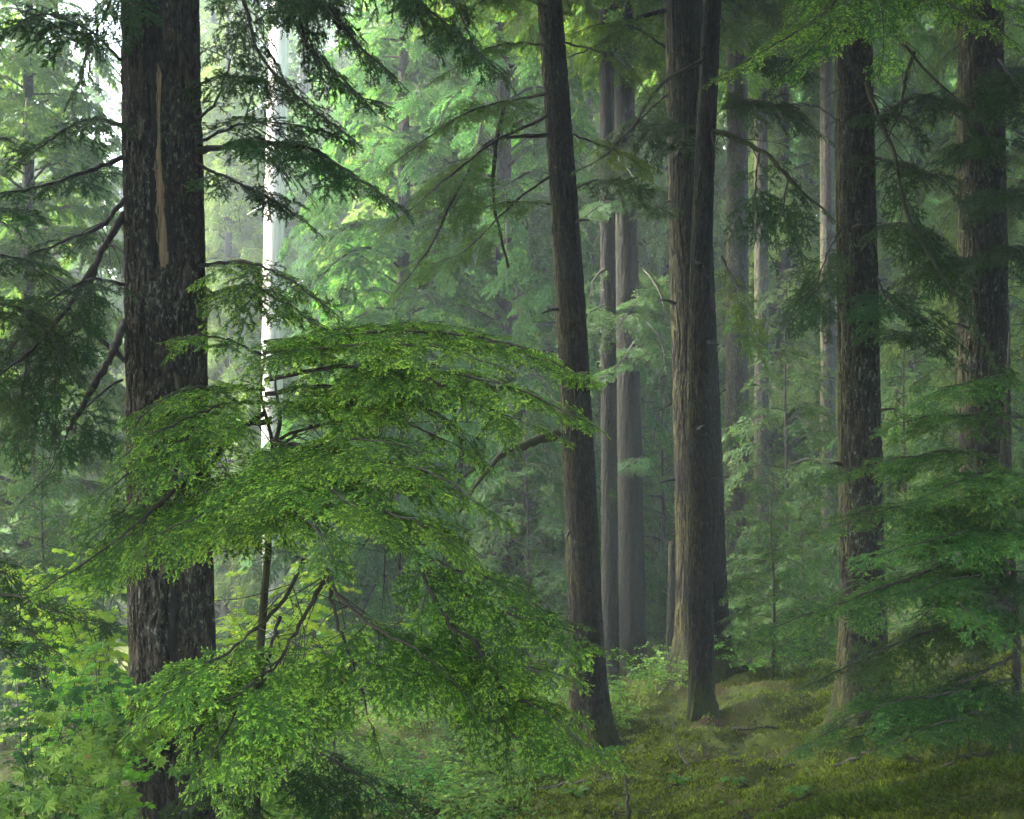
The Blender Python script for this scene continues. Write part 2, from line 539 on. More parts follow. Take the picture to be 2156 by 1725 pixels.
def branch(tree, base, pts, r0, r1=None, t0=0.25, spread=0.6, lod=0, seed=0, leaf='needle', wood='limb', label=None, twigs=0, **kw):
    """a limb with its own foliage as a sub-part; pts are world points"""
    g = np.random.default_rng(seed + 5000)
    c = spline(pts, 22)
    jig = g.normal(0, 1, c.shape) * 0.006
    jig[0] = 0
    c = c + jig
    r = np.linspace(r0, r1 if r1 else r0 * 0.22, len(c))
    wb = MB()
    V, T = tube(c, r, 6, 0.18, seed)
    wb.add(V, T)
    tp, ss, uu = frames(c)
    for k in range(twigs):            # bare dead twigs near the inner end
        i = int(g.integers(1, 15))
        d = nrm(tp[i] * g.uniform(0.2, 0.8) + ss[i] * g.choice([-1, 1]) * g.uniform(0.4, 1) + np.array([0, 0, g.uniform(-0.9, 0.25)]))
        l = g.uniform(0.15, 0.6)
        e = [c[i], c[i] + d * l * 0.5 + g.normal(0, 0.02, 3), c[i] + d * l + np.array([0, 0, -0.12 * l]) + g.normal(0, 0.03, 3)]
        V, T = tube(spline(e, 6), np.linspace(max(0.003, r[i] * 0.3), 0.0015, 6), 4, 0.1, k)
        wb.add(V, T)
        for q in range(2):
            f = e[1] + (e[2] - e[1]) * g.uniform(0, 0.8)
            V, T = tube(np.array([f, f + nrm(d + g.normal(0, 0.6, 3)) * l * 0.45]), [0.0025, 0.001], 3)
            wb.add(V, T)
    b = link('branch', wb.data('branch', [M[wood]], True, base), tree)
    if label:
        b['label'] = label
    if t0 is not None and t0 < 1:
        mb = MB()
        grow(mb, c, lod, g, t0=t0, spread=spread, **kw)
        link('foliage', mb.data('foliage', [M[leaf], M['twig']], False, base), b)
    return b


# ------------------------------------------------------------------ ground
ANCH = [(-3.16, 12.7, 0.35)]
for px, py, D in [(1240, 1595, 17), (1287, 1470, 26), (1332, 1440, 27), (1478, 1545, 17), (1490, 1455, 20), (1822, 1540, 15.5), (2075, 1400, 19),
                  (1500, 1725, 12.3), (2100, 1725, 9.6), (2150, 1560, 12.0), (1100, 1700, 13.5), (850, 1720, 14), (1700, 1600, 14),
                  (2130, 1340, 24), (1700, 1440, 21), (1380, 1500, 19)]:
    ANCH.append(tuple(P(px, py, D)))
ANCH += [(x, y, z) for x, y, z in [(-8, 12, 0.0), (-14, 25, -2), (-6, 22, -0.9), (0, 34, -2.2), (-12, 40, -3.6), (12, 38, -1.2), (26, 40, 0.5), (-30, 45, -4.5),
                                   (-40, 90, -6), (0, 80, -4), (45, 90, 1), (0, 160, -6), (-100, 160, -8), (100, 160, 2), (0, 0, 3.4), (-9, 0, 3.0), (9, 0, 3.6),
                                   (-20, -10, 3.2), (20, -10, 4.2), (0, 5, 2.5), (6, 5, 2.7), (-6, 6, 1.9), (-60, 0, 2), (60, 0, 5), (100, 60, 4), (-100, 60, -4)]]
ANCH = np.array(ANCH)


def _tps():
    xy = ANCH[:, :2] / 20
    d = np.linalg.norm(xy[:, None] - xy[None], axis=2)
    K = np.where(d > 0, d ** 2 * np.log(d + 1e-9), 0) + 1e-3 * np.eye(len(xy))
    Q = np.hstack([np.ones((len(xy), 1)), xy])
    A = np.block([[K, Q], [Q.T, np.zeros((3, 3))]])
    return np.linalg.solve(A, np.concatenate([ANCH[:, 2], np.zeros(3)]))


_W = _tps()
BUMPS = [(1478, 17, 0.5, 0.12), (1400, 16.0, 0.6, 0.16), (1590, 17.2, 0.5, 0.14), (1640, 14.2, 0.4, 0.12), (1240, 17, 0.5, 0.10), (1820, 15.5, 0.6, 0.12), (1480, 20, 0.8, 0.12), (1340, 14.6, 0.5, 0.10), (1960, 12.5, 0.5, 0.12), (1500, 13.6, 0.35, 0.08)]


def gz(x, y):
    x, y = np.broadcast_arrays(np.asarray(x, float), np.asarray(y, float))
    sh = x.shape
    q = np.stack([x.ravel(), y.ravel()], 1) / 20
    xy = ANCH[:, :2] / 20
    n = len(xy)
    z = np.zeros(len(q))
    for k in range(n):
        d2 = ((q - xy[k]) ** 2).sum(1)
        z += _W[k] * 0.5 * d2 * np.log(d2 + 1e-12)
    z += _W[n] + _W[n + 1] * q[:, 0] + _W[n + 2] * q[:, 1]
    p3 = np.stack([x.ravel(), y.ravel(), 0 * x.ravel()], 1)
    near = np.clip((y.ravel() - 6) / 3, 0, 1)
    z += near * ((fbm(p3 * 0.9, 3, 3) - 0.5) * 0.40 + (fbm(p3 * 2.6, 9, 3) - 0.5) * 0.24)
    for (px, D, rad, h) in BUMPS:
        z += h * np.exp(-((x.ravel() - (px - HX) / F * D) ** 2 + (y.ravel() - D) ** 2) / rad ** 2)
    return z.reshape(sh)


def gz1(x, y):
    return float(gz(np.array([x]), np.array([y]))[0])


def make_ground():
    xs = np.concatenate([np.linspace(-100, -11, 40), np.arange(-10.5, 11.5, 0.09), np.linspace(12, 100, 40)])
    ys = np.concatenate([np.linspace(-12, 6.5, 20), np.arange(7, 27, 0.09), np.linspace(27.5, 160, 90)])
    X, Y = np.meshgrid(xs, ys)
    Z = gz(X, Y)
    p3 = np.stack([X, Y, 0 * X], -1)
    cush = np.abs(vnoise(p3 * 4.2, 21) - 0.5) * 2            # moss cushions
    Z = Z + np.where((Y > 7) & (Y < 27), 0.11 * (1 - cush), 0)
    V = np.stack([X, Y, Z], -1).reshape(-1, 3)
    w = len(xs)
    i = (np.arange(len(ys) - 1)[:, None] * w + np.arange(w - 1)[None]).ravel()
    Q = np.stack([i, i + 1, i + w + 1, i + w], 1)
    m, nt, out = new_mat('forest_floor')
    L = nt.links.new
    tc = N(nt, 'ShaderNodeNewGeometry')
    n1 = N(nt, 'ShaderNodeTexNoise', Scale=0.75, Detail=4.0, Roughness=0.6)
    L(tc.outputs['Position'], n1.inputs['Vector'])
    n2 = N(nt, 'ShaderNodeTexNoise', Scale=9.0, Detail=6.0, Roughness=0.7)
    L(tc.outputs['Position'], n2.inputs['Vector'])
    n3 = N(nt, 'ShaderNodeTexNoise', Scale=45.0, Detail=4.0, Roughness=0.7)
    L(tc.outputs['Position'], n3.inputs['Vector'])
    moss = ramp(nt, [(0.3, (0.018, 0.028, 0.004)), (0.5, (0.050, 0.068, 0.006)), (0.7, (0.10, 0.115, 0.010))], n2.outputs[0])
    litter = ramp(nt, [(0.3, (0.014, 0.008, 0.005)), (0.5, (0.040, 0.021, 0.012)), (0.7, (0.072, 0.043, 0.024))], n3.outputs[0])
    fac = ramp(nt, [(0.535, (0, 0, 0)), (0.64, (1, 1, 1))], mixc(nt, 0.25, n1.outputs[0], n2.outputs[0]))
    col = mixc(nt, fac, moss, litter)
    bs = N(nt, 'ShaderNodeBsdfPrincipled', Roughness=0.9)
    bs.inputs['Specular IOR Level'].default_value = 0.2
    L(col, bs.inputs['Base Color'])
    b = N(nt, 'ShaderNodeBump', Strength=0.9, Distance=0.03)
    L(n3.outputs[0], b.inputs['Height'])
    L(b.outputs[0], bs.inputs['Normal'])
    L(bs.outputs[0], out.inputs['Surface'])
    o = link('ground', mesh_data('ground', V, Q, [m], smooth=True))
    o['kind'] = 'structure'


make_ground()


# ------------------------------------------------------------------ trunks
def trunk_mesh(name, base, top, r0, r1, mat, hfine=9.0, dz=0.04, seg=72, bark=0.012, kz=1.6, kr=7.0, flare=0.6, fl_h=0.45, seed=0, groove=None, bow=0.0, depth=0.5, lobes=5, H=None):
    """bark-plated trunk, local to its base; the axis runs through base and top (a point at the picture's upper edge) up to height H"""
    base, top = np.asarray(base, float), np.asarray(top, float)
    ax = (top - base) / (top[2] - base[2])
    H = H or 26.0
    z = np.concatenate([np.arange(-depth, hfine, dz), np.linspace(hfine, H, 14)])
    th = np.linspace(0, 2 * math.pi, seg, endpoint=False)
    Z, TH = np.meshgrid(z, th, indexing='ij')
    ht = top[2] - base[2]
    rr = np.interp(Z, [0, ht, H], [r0, r1, 0.05])
    rr = rr * (1 + flare * np.exp(-np.maximum(Z, 0) / fl_h) * (1 + 0.45 * np.sin(lobes * TH + seed)))
    cx, cy = np.cos(TH), np.sin(TH)
    p = np.stack([cx * kr * rr.mean(), cy * kr * rr.mean(), Z * kz], -1)
    pn = p + 0.6 * (np.stack([vnoise(p * 1.7, seed + 1), vnoise(p * 1.7, seed + 2), vnoise(p * 1.7, seed + 3)], -1) - 0.5)
    a1 = np.abs(2 * vnoise(pn * 2.0, seed + 4) - 1)
    a2 = np.abs(2 * vnoise(pn * np.array([4.2, 4.2, 3.0]), seed + 5) - 1)
    crack = np.clip(1 - a1 / 0.22, 0, 1) + 0.6 * np.clip(1 - a2 / 0.25, 0, 1)
    big = fbm(np.stack([cx * 1.3, cy * 1.3, Z * 0.5], -1), seed + 8, 3) - 0.5
    rr = rr - bark * 1.5 * crack + bark * 0.8 * (vnoise(p * 6, seed + 9) - 0.5) + rr * 0.10 * big
    if groove:
        for (tha, z0, z1, w, dep) in groove:
            wob = 0.6 * (vnoise(np.stack([Z * 1.3, 0 * Z, 0 * Z], -1), 31) - 0.5) * w
            dth = np.abs((TH - tha + math.pi) % (2 * math.pi) - math.pi) * r0 + wob
            ed = 0.012 * (vnoise(np.stack([Z * 9, TH * 20, 0 * Z], -1), 33) - 0.5)
            k = np.clip((w / 2 - dth + ed) / 0.012, 0, 1) * np.clip((Z - z0) / 0.1, 0, 1) * np.clip((z1 - Z) / 0.1, 0, 1)
            rr = rr - dep * k
    ctr = ax[None] * z[:, None]
    ctr = ctr + np.stack([bow * np.sin(z / max(ht, 1) * math.pi), 0 * z, 0 * z], 1)
    V = np.stack([ctr[:, None, 0] + rr * cx, ctr[:, None, 1] + rr * cy, ctr[:, None, 2] + 0 * rr], -1).reshape(-1, 3)
    n = len(z)
    i = (np.arange(n - 1)[:, None] * seg + np.arange(seg)[None]).ravel()
    j = (np.arange(n - 1)[:, None] * seg + (np.arange(seg)[None] + 1) % seg).ravel()
    Q = np.stack([i, j, j + seg, i + seg], 1)
    return mesh_data(name, V, Q, [mat], smooth=True)


# ------------------------------------------------------------------ crowns for trees whose branches read as one mass
def crown_data(name, H, z0, rmax, nb, seed, lod=2, mat='needle_far', spacing=0.19, spread=1.35, droop_end=0.9, power=0.85):
    g = np.random.default_rng(seed)
    mb = MB()
    for k in range(nb):
        f = (k + g.random()) / nb
        z = z0 + (H - z0) * f ** 1.0
        L = max(0.35, rmax * (1 - f ** 1.4) ** power * g.uniform(0.6, 1.1))
        a = k * 2.39996 + g.uniform(-0.4, 0.4)
        d = np.array([math.cos(a), math.sin(a), 0])
        rise = g.uniform(0.0, 0.25) * L
        p0 = np.array([0, 0, z])
        pts = [p0, p0 + d * L * 0.35 + [0, 0, rise * 0.7], p0 + d * L * 0.75 + [0, 0, rise * 0.5 - 0.12 * droop_end * L], p0 + d * L + [0, 0, rise * 0.2 - 0.38 * droop_end * L]]
        c = spline(pts, 10)
        k = 0.3 if H < 5 else 0.8
        V, T = tube(c, np.linspace(k * (0.012 + 0.011 * L), k * 0.005, 10), 4)
        mb.add(V, T, 1)
        grow(mb, c, lod, g, t0=0.18, spread=min(spread, 0.42 * L + 0.15), spacing=spacing, tilt=0.25, droop=0.25, ang=60)
    return mb.data(name, [M[mat], M['twig']])


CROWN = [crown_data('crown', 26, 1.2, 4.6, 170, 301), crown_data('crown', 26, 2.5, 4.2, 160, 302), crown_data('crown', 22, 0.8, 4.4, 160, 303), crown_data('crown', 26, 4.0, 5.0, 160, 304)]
CROWN_H = [26, 26, 22, 26]
CLOSE = [crown_data('crown', 19, 0.8, 4.4, 150, 305, spacing=0.15, spread=0.95), crown_data('crown', 19, 1.5, 4.8, 150, 306, spacing=0.15, spread=0.95)]
HIGH = [crown_data('crown', 17, 0.0, 5.2, 105, 311, spacing=0.28, spread=1.5), crown_data('crown', 17, 0.0, 5.6, 105, 312, spacing=0.28, spread=1.6)]
SMALL = [crown_data('crown', 3.0, 0.35, 1.25, 46, 321, lod=1, mat='needle_shade', spacing=0.13, spread=0.5, droop_end=0.7),
         crown_data('crown', 3.0, 0.25, 1.4, 50, 322, lod=1, mat='needle_shade', spacing=0.13, spread=0.5, droop_end=0.7)]


def add_crown(tree, me, z, rot, s=1.0, sz=None):
    o = link('crown', me, tree)
    o.location = (0, 0, z)
    o.rotation_euler = (0, 0, rot)
    o.scale = (s, s, sz or s)
    return o


TREES = {}


def big_tree(key, label, basepx, toppx, w0, w1, mat, seed=0, crown=None, crown_z=11.0, cs=1.0, name='hemlock_tree', **kw):
    px, py, D = basepx
    b = P(px, py, D)
    b[2] = gz1(b[0], b[1]) if kw.pop('snap', True) else b[2]
    t = P(toppx[0], toppx[1], D)
    r0, r1 = w0 / 2 / F * D, w1 / 2 / F * D
    tr = thing(name, label, 'tree', b)
    link('trunk', trunk_mesh('trunk', b, t, r0, r1, M[mat], seed=seed, **kw), tr)
    ax = (t - b) / (t[2] - b[2])
    if crown is not None:
        o = add_crown(tr, HIGH[crown], crown_z, seed * 1.3, cs)  # out-of-view crown, enlarged on some trees to shade the right side
        o.location = tuple(ax * crown_z)
    TREES[key] = (tr, b)
    return tr, b


# main trunks: base px, top px (at the upper edge), widths in picture units at base and top
th1 = math.atan2(-12.7, 3.16)
b1z = gz1(-3.02, 12.7)
T1_top = 7.9 - b1z
zpx = lambda py: CZ - (py - HY) / F * 12.36 - b1z
T1, B1 = big_tree('t1', 'massive dark grey trunk with a bare tan scar, nearest and thickest of all', (371, 1860, 12.7), (336, 0, 12.7), 186, 160, 'bark_grey', 1, 0, 10.5, 1.0,
                  seg=220, dz=0.022, bark=0.017, kz=1.25, kr=8.0, flare=0.25, groove=[(th1 - 0.08, zpx(575), zpx(120), 0.21, 0.045), (th1 - 0.14, zpx(140), zpx(-60), 0.12, 0.045), (th1 - 0.26, zpx(580), zpx(-40), 0.10, 0.03), (th1 + 0.09, zpx(560), zpx(400), 0.09, 0.03), (th1 + 0.05, zpx(1420), zpx(1190), 0.13, 0.035)])
# bare heartwood, and dark strips painting shade into the torn bark's grooves
def strip(name, za, zb, dth, half0, prof, mat, inset, seed):
    n_ = 80
    zz = np.linspace(za, zb, n_)
    t1 = P(336, 0, 12.7)
    ax = (t1 - B1) / (t1[2] - B1[2])
    g = np.random.default_rng(seed)
    u = np.linspace(0, 1, n_)
    half = half0 * np.interp(u, *prof)
    q3 = lambda k, o: np.stack([zz * k, 0 * zz + o, 0 * zz], 1)
    hl = half * (1 + 1.3 * (fbm(q3(5, 0), seed) - 0.5))
    hr = half * (1 + 1.3 * (fbm(q3(5, 9), seed + 1) - 0.5))
    sh = 0.02 * (fbm(q3(1.5, 3), seed + 2) - 0.5) * 2
    rr = np.interp(zz, [0, 7.9], [186 / 2 / F * 12.7, 160 / 2 / F * 12.7]) - inset
    th = th1 + dth
    n = np.array([math.cos(th), math.sin(th), 0])
    s_ = np.array([-n[1], n[0], 0])
    from mathutils.bvhtree import BVHTree
    tm = [c_ for c_ in T1.children if c_.name.startswith('trunk')][0].data
    bvh = BVHTree.FromPolygons([v.co.copy() for v in tm.vertices], [tuple(p.vertices) for p in tm.polygons])
    V = []
    for k in range(n_):
        for q in list(np.linspace(-1, 1, 7)) + [1.3, -1.3]:
            lat = sh[k] + q * (hr if q > 0 else hl)[k]
            a = th + lat / max(rr[k], 0.1)
            n = np.array([math.cos(a), math.sin(a), 0])
            z_ = zz[k] + 0.06 * g.uniform(-1, 1) * (k in (0, n_ - 1))
            o_ = ax * z_ + n * 1.2
            hit = bvh.ray_cast(tuple(o_), tuple(-n))[0]
            p = np.array(hit) if hit is not None else ax * z_ + n * rr[k]
            V.append(p + n * ((0.005 + 0.002 * g.uniform(-1, 1)) if abs(q) < 0.9 else (-0.004 if abs(q) <= 1 else -0.06)))
    T = [[k * 9 + q, k * 9 + (q + 1) % 9, (k + 1) * 9 + (q + 1) % 9, (k + 1) * 9 + q] for k in range(n_ - 1) for q in range(9)]
    link(name, mesh_data(name, np.array(V), np.array(T), [M[mat]], smooth=True), T1)


strip('bare_wood', zpx(555), zpx(140), -0.08, 0.052, ([0, 0.015, 0.1, 0.45, 0.6, 0.8, 0.97, 1], [0.75, 0.95, 1.0, 0.8, 0.62, 0.9, 0.62, 0.3]), 'scar', 0.030, 4)
strip('shaded_groove_strip', zpx(575), zpx(-40), -0.26, 0.040, ([0, 0.1, 0.4, 0.6, 0.8, 1], [0.4, 1.0, 0.8, 1.0, 0.5, 1.0]), 'groove', 0.012, 14)
strip('shaded_groove_strip', zpx(560), zpx(400), 0.09, 0.034, ([0, 0.3, 0.6, 1], [0.5, 1.0, 0.8, 0.2]), 'groove', 0.012, 24)
strip('shaded_groove_strip', zpx(130), zpx(-60), -0.09, 0.075, ([0, 0.1, 0.6, 1], [0.3, 1.0, 0.8, 1.0]), 'groove', 0.014, 34)
strip('shaded_groove_strip', zpx(1420), zpx(1190), 0.05, 0.055, ([0, 0.3, 0.6, 1], [0.5, 1.0, 0.6, 0.2]), 'groove', 0.012, 44)
big_tree('t2', 'slender brown trunk leaning left, with one thick mossy limb stub', (1243, 1590, 17), (1157, 0, 17), 78, 52, 'bark_brown', 2, 1, 11.5, 1.1,
         dz=0.03, seg=120, bark=0.007, kz=1.8, kr=14, flare=0.8, fl_h=0.42, bow=0.06)
big_tree('t3a', 'thinner dark trunk of the close pair, on the leaning brown trunk side', (1286, 1470, 26), (1276, 0, 26), 37, 30, 'bark_dark', 3, 0, 13, 0.8, seg=64, dz=0.05, bark=0.008, kr=12, flare=0.3)
big_tree('t3b', 'thicker dark trunk of the close pair, on the twin trunk side', (1333, 1440, 27.5), (1310, 0, 27.5), 58, 44, 'bark_dark', 4, 1, 13, 0.8, seg=72, dz=0.05, bark=0.008, kr=12, flare=0.3)
big_tree('t4a', 'thin reddish brown trunk standing directly in front of a wide grey one', (1479, 1545, 17), (1500, 0, 17), 58, 38, 'bark_brown', 5, None, dz=0.03, seg=110, bark=0.007, kz=1.8, kr=14, flare=0.12, fl_h=0.3, bow=-0.10)
big_tree('t4b', 'wide grey brown trunk directly behind a thin reddish one', (1484, 1452, 20), (1440, 0, 20), 112, 82, 'bark_brown', 6, 0, 12, 1.35, dz=0.035, seg=130, bark=0.011, kz=1.3, kr=11, flare=0.6, fl_h=0.4)
big_tree('t5', 'straight brown trunk with flared base behind low dark sprays', (1820, 1540, 15.5), (1796, 0, 15.5), 100, 76, 'bark_lichen', 7, 1, 11.2, 1.3, dz=0.03, seg=130, bark=0.010, kz=1.5, kr=10, flare=0.55, fl_h=0.45)
big_tree('t6', 'stout trunk freckled with pale lichen, farthest to the right', (2078, 1405, 19), (2064, 0, 19), 112, 94, 'bark_lichen', 8, 0, 12.5, 1.35, dz=0.035, seg=130, bark=0.013, kz=1.4, kr=9, flare=0.5)
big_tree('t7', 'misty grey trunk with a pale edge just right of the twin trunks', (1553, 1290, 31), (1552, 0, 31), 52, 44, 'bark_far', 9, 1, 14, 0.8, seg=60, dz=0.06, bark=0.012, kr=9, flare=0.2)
big_tree('t8', 'thin misty trunk with a yellow mossy edge coloured as sunlit beside the grey one', (1604, 1250, 37), (1602, 0, 37), 32, 27, 'bark_far', 10, 0, 15, 0.8, seg=48, dz=0.06, bark=0.012, kr=9, flare=0.2)
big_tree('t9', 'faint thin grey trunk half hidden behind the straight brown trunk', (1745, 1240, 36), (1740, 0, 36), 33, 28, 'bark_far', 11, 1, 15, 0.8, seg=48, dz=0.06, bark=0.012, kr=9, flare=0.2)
big_tree('t10', 'broken mossy stub of a trunk left of the twin trunks', (1413, 1330, 28), (1418, 1060, 28), 22, 18, 'bark_far', 12, None, seg=40, dz=0.05, hfine=2.6, H=2.7, bark=0.012, kr=9, flare=0.3, name='tree_stub')

# bleached snag
def snag():
    b = P(578, 1240, 36)
    b[2] = gz1(b[0], b[1])
    t = P(590, 0, 36)
    tr = thing('dead_snag', 'tall bleached white barkless trunk standing in the mist', 'dead tree', b)
    link('trunk', trunk_mesh('trunk', b, t, 47 / 2 / F * 36, 42 / 2 / F * 36, M['snag'], hfine=15, dz=0.08, seg=64, bark=0.004, kz=0.4, kr=12, flare=0.15, seed=40, H=22, bow=-0.12), tr)
    for pts, r in (([(608, 395, 36), (560, 428, 35.6), (520, 452, 35.4)], 0.03), ([(575, 205, 36), (545, 225, 35.7), (520, 240, 35.5)], 0.025), ([(600, 610, 36), (640, 590, 35.5)], 0.03)):
        c = spline([P(*q) for q in pts], 12)
        V, T = tube(c, np.linspace(r, r * 0.3, 12), 6, 0.15, 3)
        link('branch_stub', mesh_data('branch_stub', V - b, T, [M['snag']], smooth=True), tr)


snag()

# ------------------------------------------------------------------ hand-set limbs
def limb(key, pts, r, **kw):
    tr, b = TREES[key]
    return branch(tr, b, [P(*q) for q in pts], r, **kw)


sd = [0]


def S():
    sd[0] += 1
    return sd[0]


# nearest trunk, left side
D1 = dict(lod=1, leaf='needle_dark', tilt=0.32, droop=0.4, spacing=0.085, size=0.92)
for pts, r, kw in [
    ([(262, 262, 12.6), (190, 252, 12.2), (120, 285, 11.8), (40, 345, 11.4)], 0.020, dict(t0=0.05, spread=0.50, roll=25)),
    ([(262, 330, 12.6), (180, 362, 12.1), (90, 392, 11.6), (-20, 412, 11)], 0.026, dict(t0=0.1, spread=0.55)),
    ([(262, 420, 12.6), (212, 478, 12.1), (140, 505, 11.7), (60, 540, 11.3)], 0.028, dict(t0=0.5, spread=0.5, twigs=6)),
    ([(262, 450, 12.6), (212, 535, 12.3), (190, 620, 12.1), (184, 730, 12.0)], 0.038, dict(t0=0.65, spread=0.45, twigs=6)),
    ([(200, 560, 12.2), (130, 665, 11.8), (60, 742, 11.4), (-30, 805, 11)], 0.03, dict(t0=0.2, spread=0.6, twigs=10)),
    ([(262, 760, 12.6), (195, 700, 12.3), (170, 690, 12.0), (120, 720, 11.7), (60, 830, 11.5), (40, 960, 11.5)], 0.022, dict(t0=0.3, spread=0.6, twigs=10)),
    ([(262, 600, 12.6), (190, 590, 12.0), (100, 640, 11.5), (20, 740, 11.2)], 0.018, dict(t0=0.2, spread=0.6, twigs=4)),
    ([(140, 735, 11.7), (120, 830, 11.5), (118, 930, 11.4), (100, 1010, 11.3)], 0.012, dict(t0=0.2, spread=0.45, twigs=8)),
    ([(60, 745, 11.4), (40, 850, 11.3), (10, 930, 11.2)], 0.012, dict(t0=0.2, spread=0.45, twigs=6)),
    ([(258, 800, 12.5), (210, 830, 12.0), (150, 900, 11.6), (100, 1000, 11.4), (40, 1060, 11.3)], 0.014, dict(t0=0.2, spread=0.5, twigs=6)),
    ([(262, 130, 12.6), (180, 60, 12.2), (90, 30, 11.8), (20, 60, 11.5)], 0.016, dict(t0=0.15, spread=0.6, dens=1.4)),
    ([(262, -60, 12.6), (220, 30, 12.3), (180, 120, 12.2), (160, 200, 12.2)], 0.014, dict(t0=0.15, spread=0.55, dens=1.4)),
]:
    limb('t1', pts, r, seed=S(), **{**D1, **kw})
# dead limb hanging on the left
limb('t1', [(262, 680, 12.6), (238, 740, 12.1), (205, 800, 11.8), (170, 860, 11.6), (146, 906, 11.5)], 0.040, r1=0.024, t0=None, wood='dead', seed=S(), label='smooth dead brown limb without needles')
# nearest trunk, right side
for pts, r, kw in [
    ([(415, 318, 12.6), (470, 312, 12.2), (530, 302, 11.9), (640, 310, 11.6), (730, 360, 11.4), (825, 425, 11.2)], 0.034, dict(t0=0.25, spread=0.62, roll=-12, twigs=4)),
    ([(415, 345, 12.6), (500, 385, 12.1), (590, 430, 11.8), (640, 470, 11.7)], 0.018, dict(t0=0.15, spread=0.5, twigs=4)),
    ([(415, 300, 12.6), (520, 260, 12.0), (620, 262, 11.7), (720, 288, 11.5)], 0.016, dict(t0=0.2, spread=0.5)),
    ([(415, 250, 12.6), (450, 220, 12.4), (485, 130, 12.2), (505, 60, 12.2)], 0.016, dict(t0=0.2, spread=0.42)),
    ([(420, -260, 12.6), (470, -120, 12.2), (515, 10, 11.9), (545, 110, 11.8), (620, 200, 11.6), (735, 285, 11.4)], 0.030, dict(t0=0.35, spread=0.55, twigs=4)),
    ([(420, -300, 12.6), (560, -140, 12.0), (660, -20, 11.7), (740, 80, 11.5), (830, 162, 11.3)], 0.028, dict(t0=0.3, spread=0.6)),
    ([(420, -330, 12.6), (640, -180, 11.8), (800, -60, 11.4), (940, 50, 11.2), (1060, 158, 11.0)], 0.030, dict(t0=0.35, spread=0.65)),
    ([(420, -330, 12.6), (700, -200, 11.8), (880, -90, 11.4), (960, 10, 11.2), (1000, 100, 11.1)], 0.026, dict(t0=0.35, spread=0.6)),
    ([(420, -280, 12.6), (520, -150, 12.0), (590, -40, 11.8), (640, 80, 11.7), (740, 190, 11.5), (800, 215, 11.4)], 0.022, dict(t0=0.35, spread=0.55)),
    ([(415, 180, 12.6), (470, 160, 12.4), (560, 175, 12.2), (620, 215, 12.0)], 0.012, dict(t0=0.2, spread=0.42)),
    ([(420, 560, 12.6), (520, 552, 12.0), (610, 592, 11.6), (700, 655, 11.4)], 0.022, dict(t0=0.1, spread=0.5, roll=-15, leaf='needle')),
    ([(420, 630, 12.6), (520, 600, 12.0), (600, 640, 11.7), (680, 690, 11.5)], 0.018, dict(t0=0.1, spread=0.5, leaf='needle')),
]:
    limb('t1', pts, r, seed=S(), **{**D1, 'size': 1.15, 'spacing': 0.07, **kw})

# foreground young hemlock whose sprays cross the big trunk
def young_front():
    b = P(540, 1980, 9.0)
    b[2] = gz1(b[0], b[1]) - 0.05
    tr = thing('young_hemlock', 'young hemlock spreading bright green sprays in front of the massive trunk', 'tree', b)
    TREES['y1'] = (tr, b)
    c = spline([b, P(536, 1640, 9.0), P(546, 1400, 9.05), P(566, 1130, 9.1), P(575, 950, 9.15), P(550, 830, 9.15), P(562, 725, 9.2)], 60)
    V, T = tube(c, np.interp(np.linspace(0, 1, 60), [0, 0.35, 0.6, 0.85, 1], [0.046, 0.034, 0.024, 0.012, 0.004]), 12, 0.12, 8)
    link('trunk', mesh_data('trunk', V - b, T, [M['limb_moss']], smooth=True), tr)
    V, T = tube(spline([P(575, 950, 9.15), P(590, 880, 9.3), P(580, 800, 9.5), P(604, 735, 9.6)], 20), np.linspace(0.018, 0.003, 20), 8, 0.1, 9)
    link('forked_top', mesh_data('forked_top', V - b, T, [M['limb_moss']], smooth=True), tr)


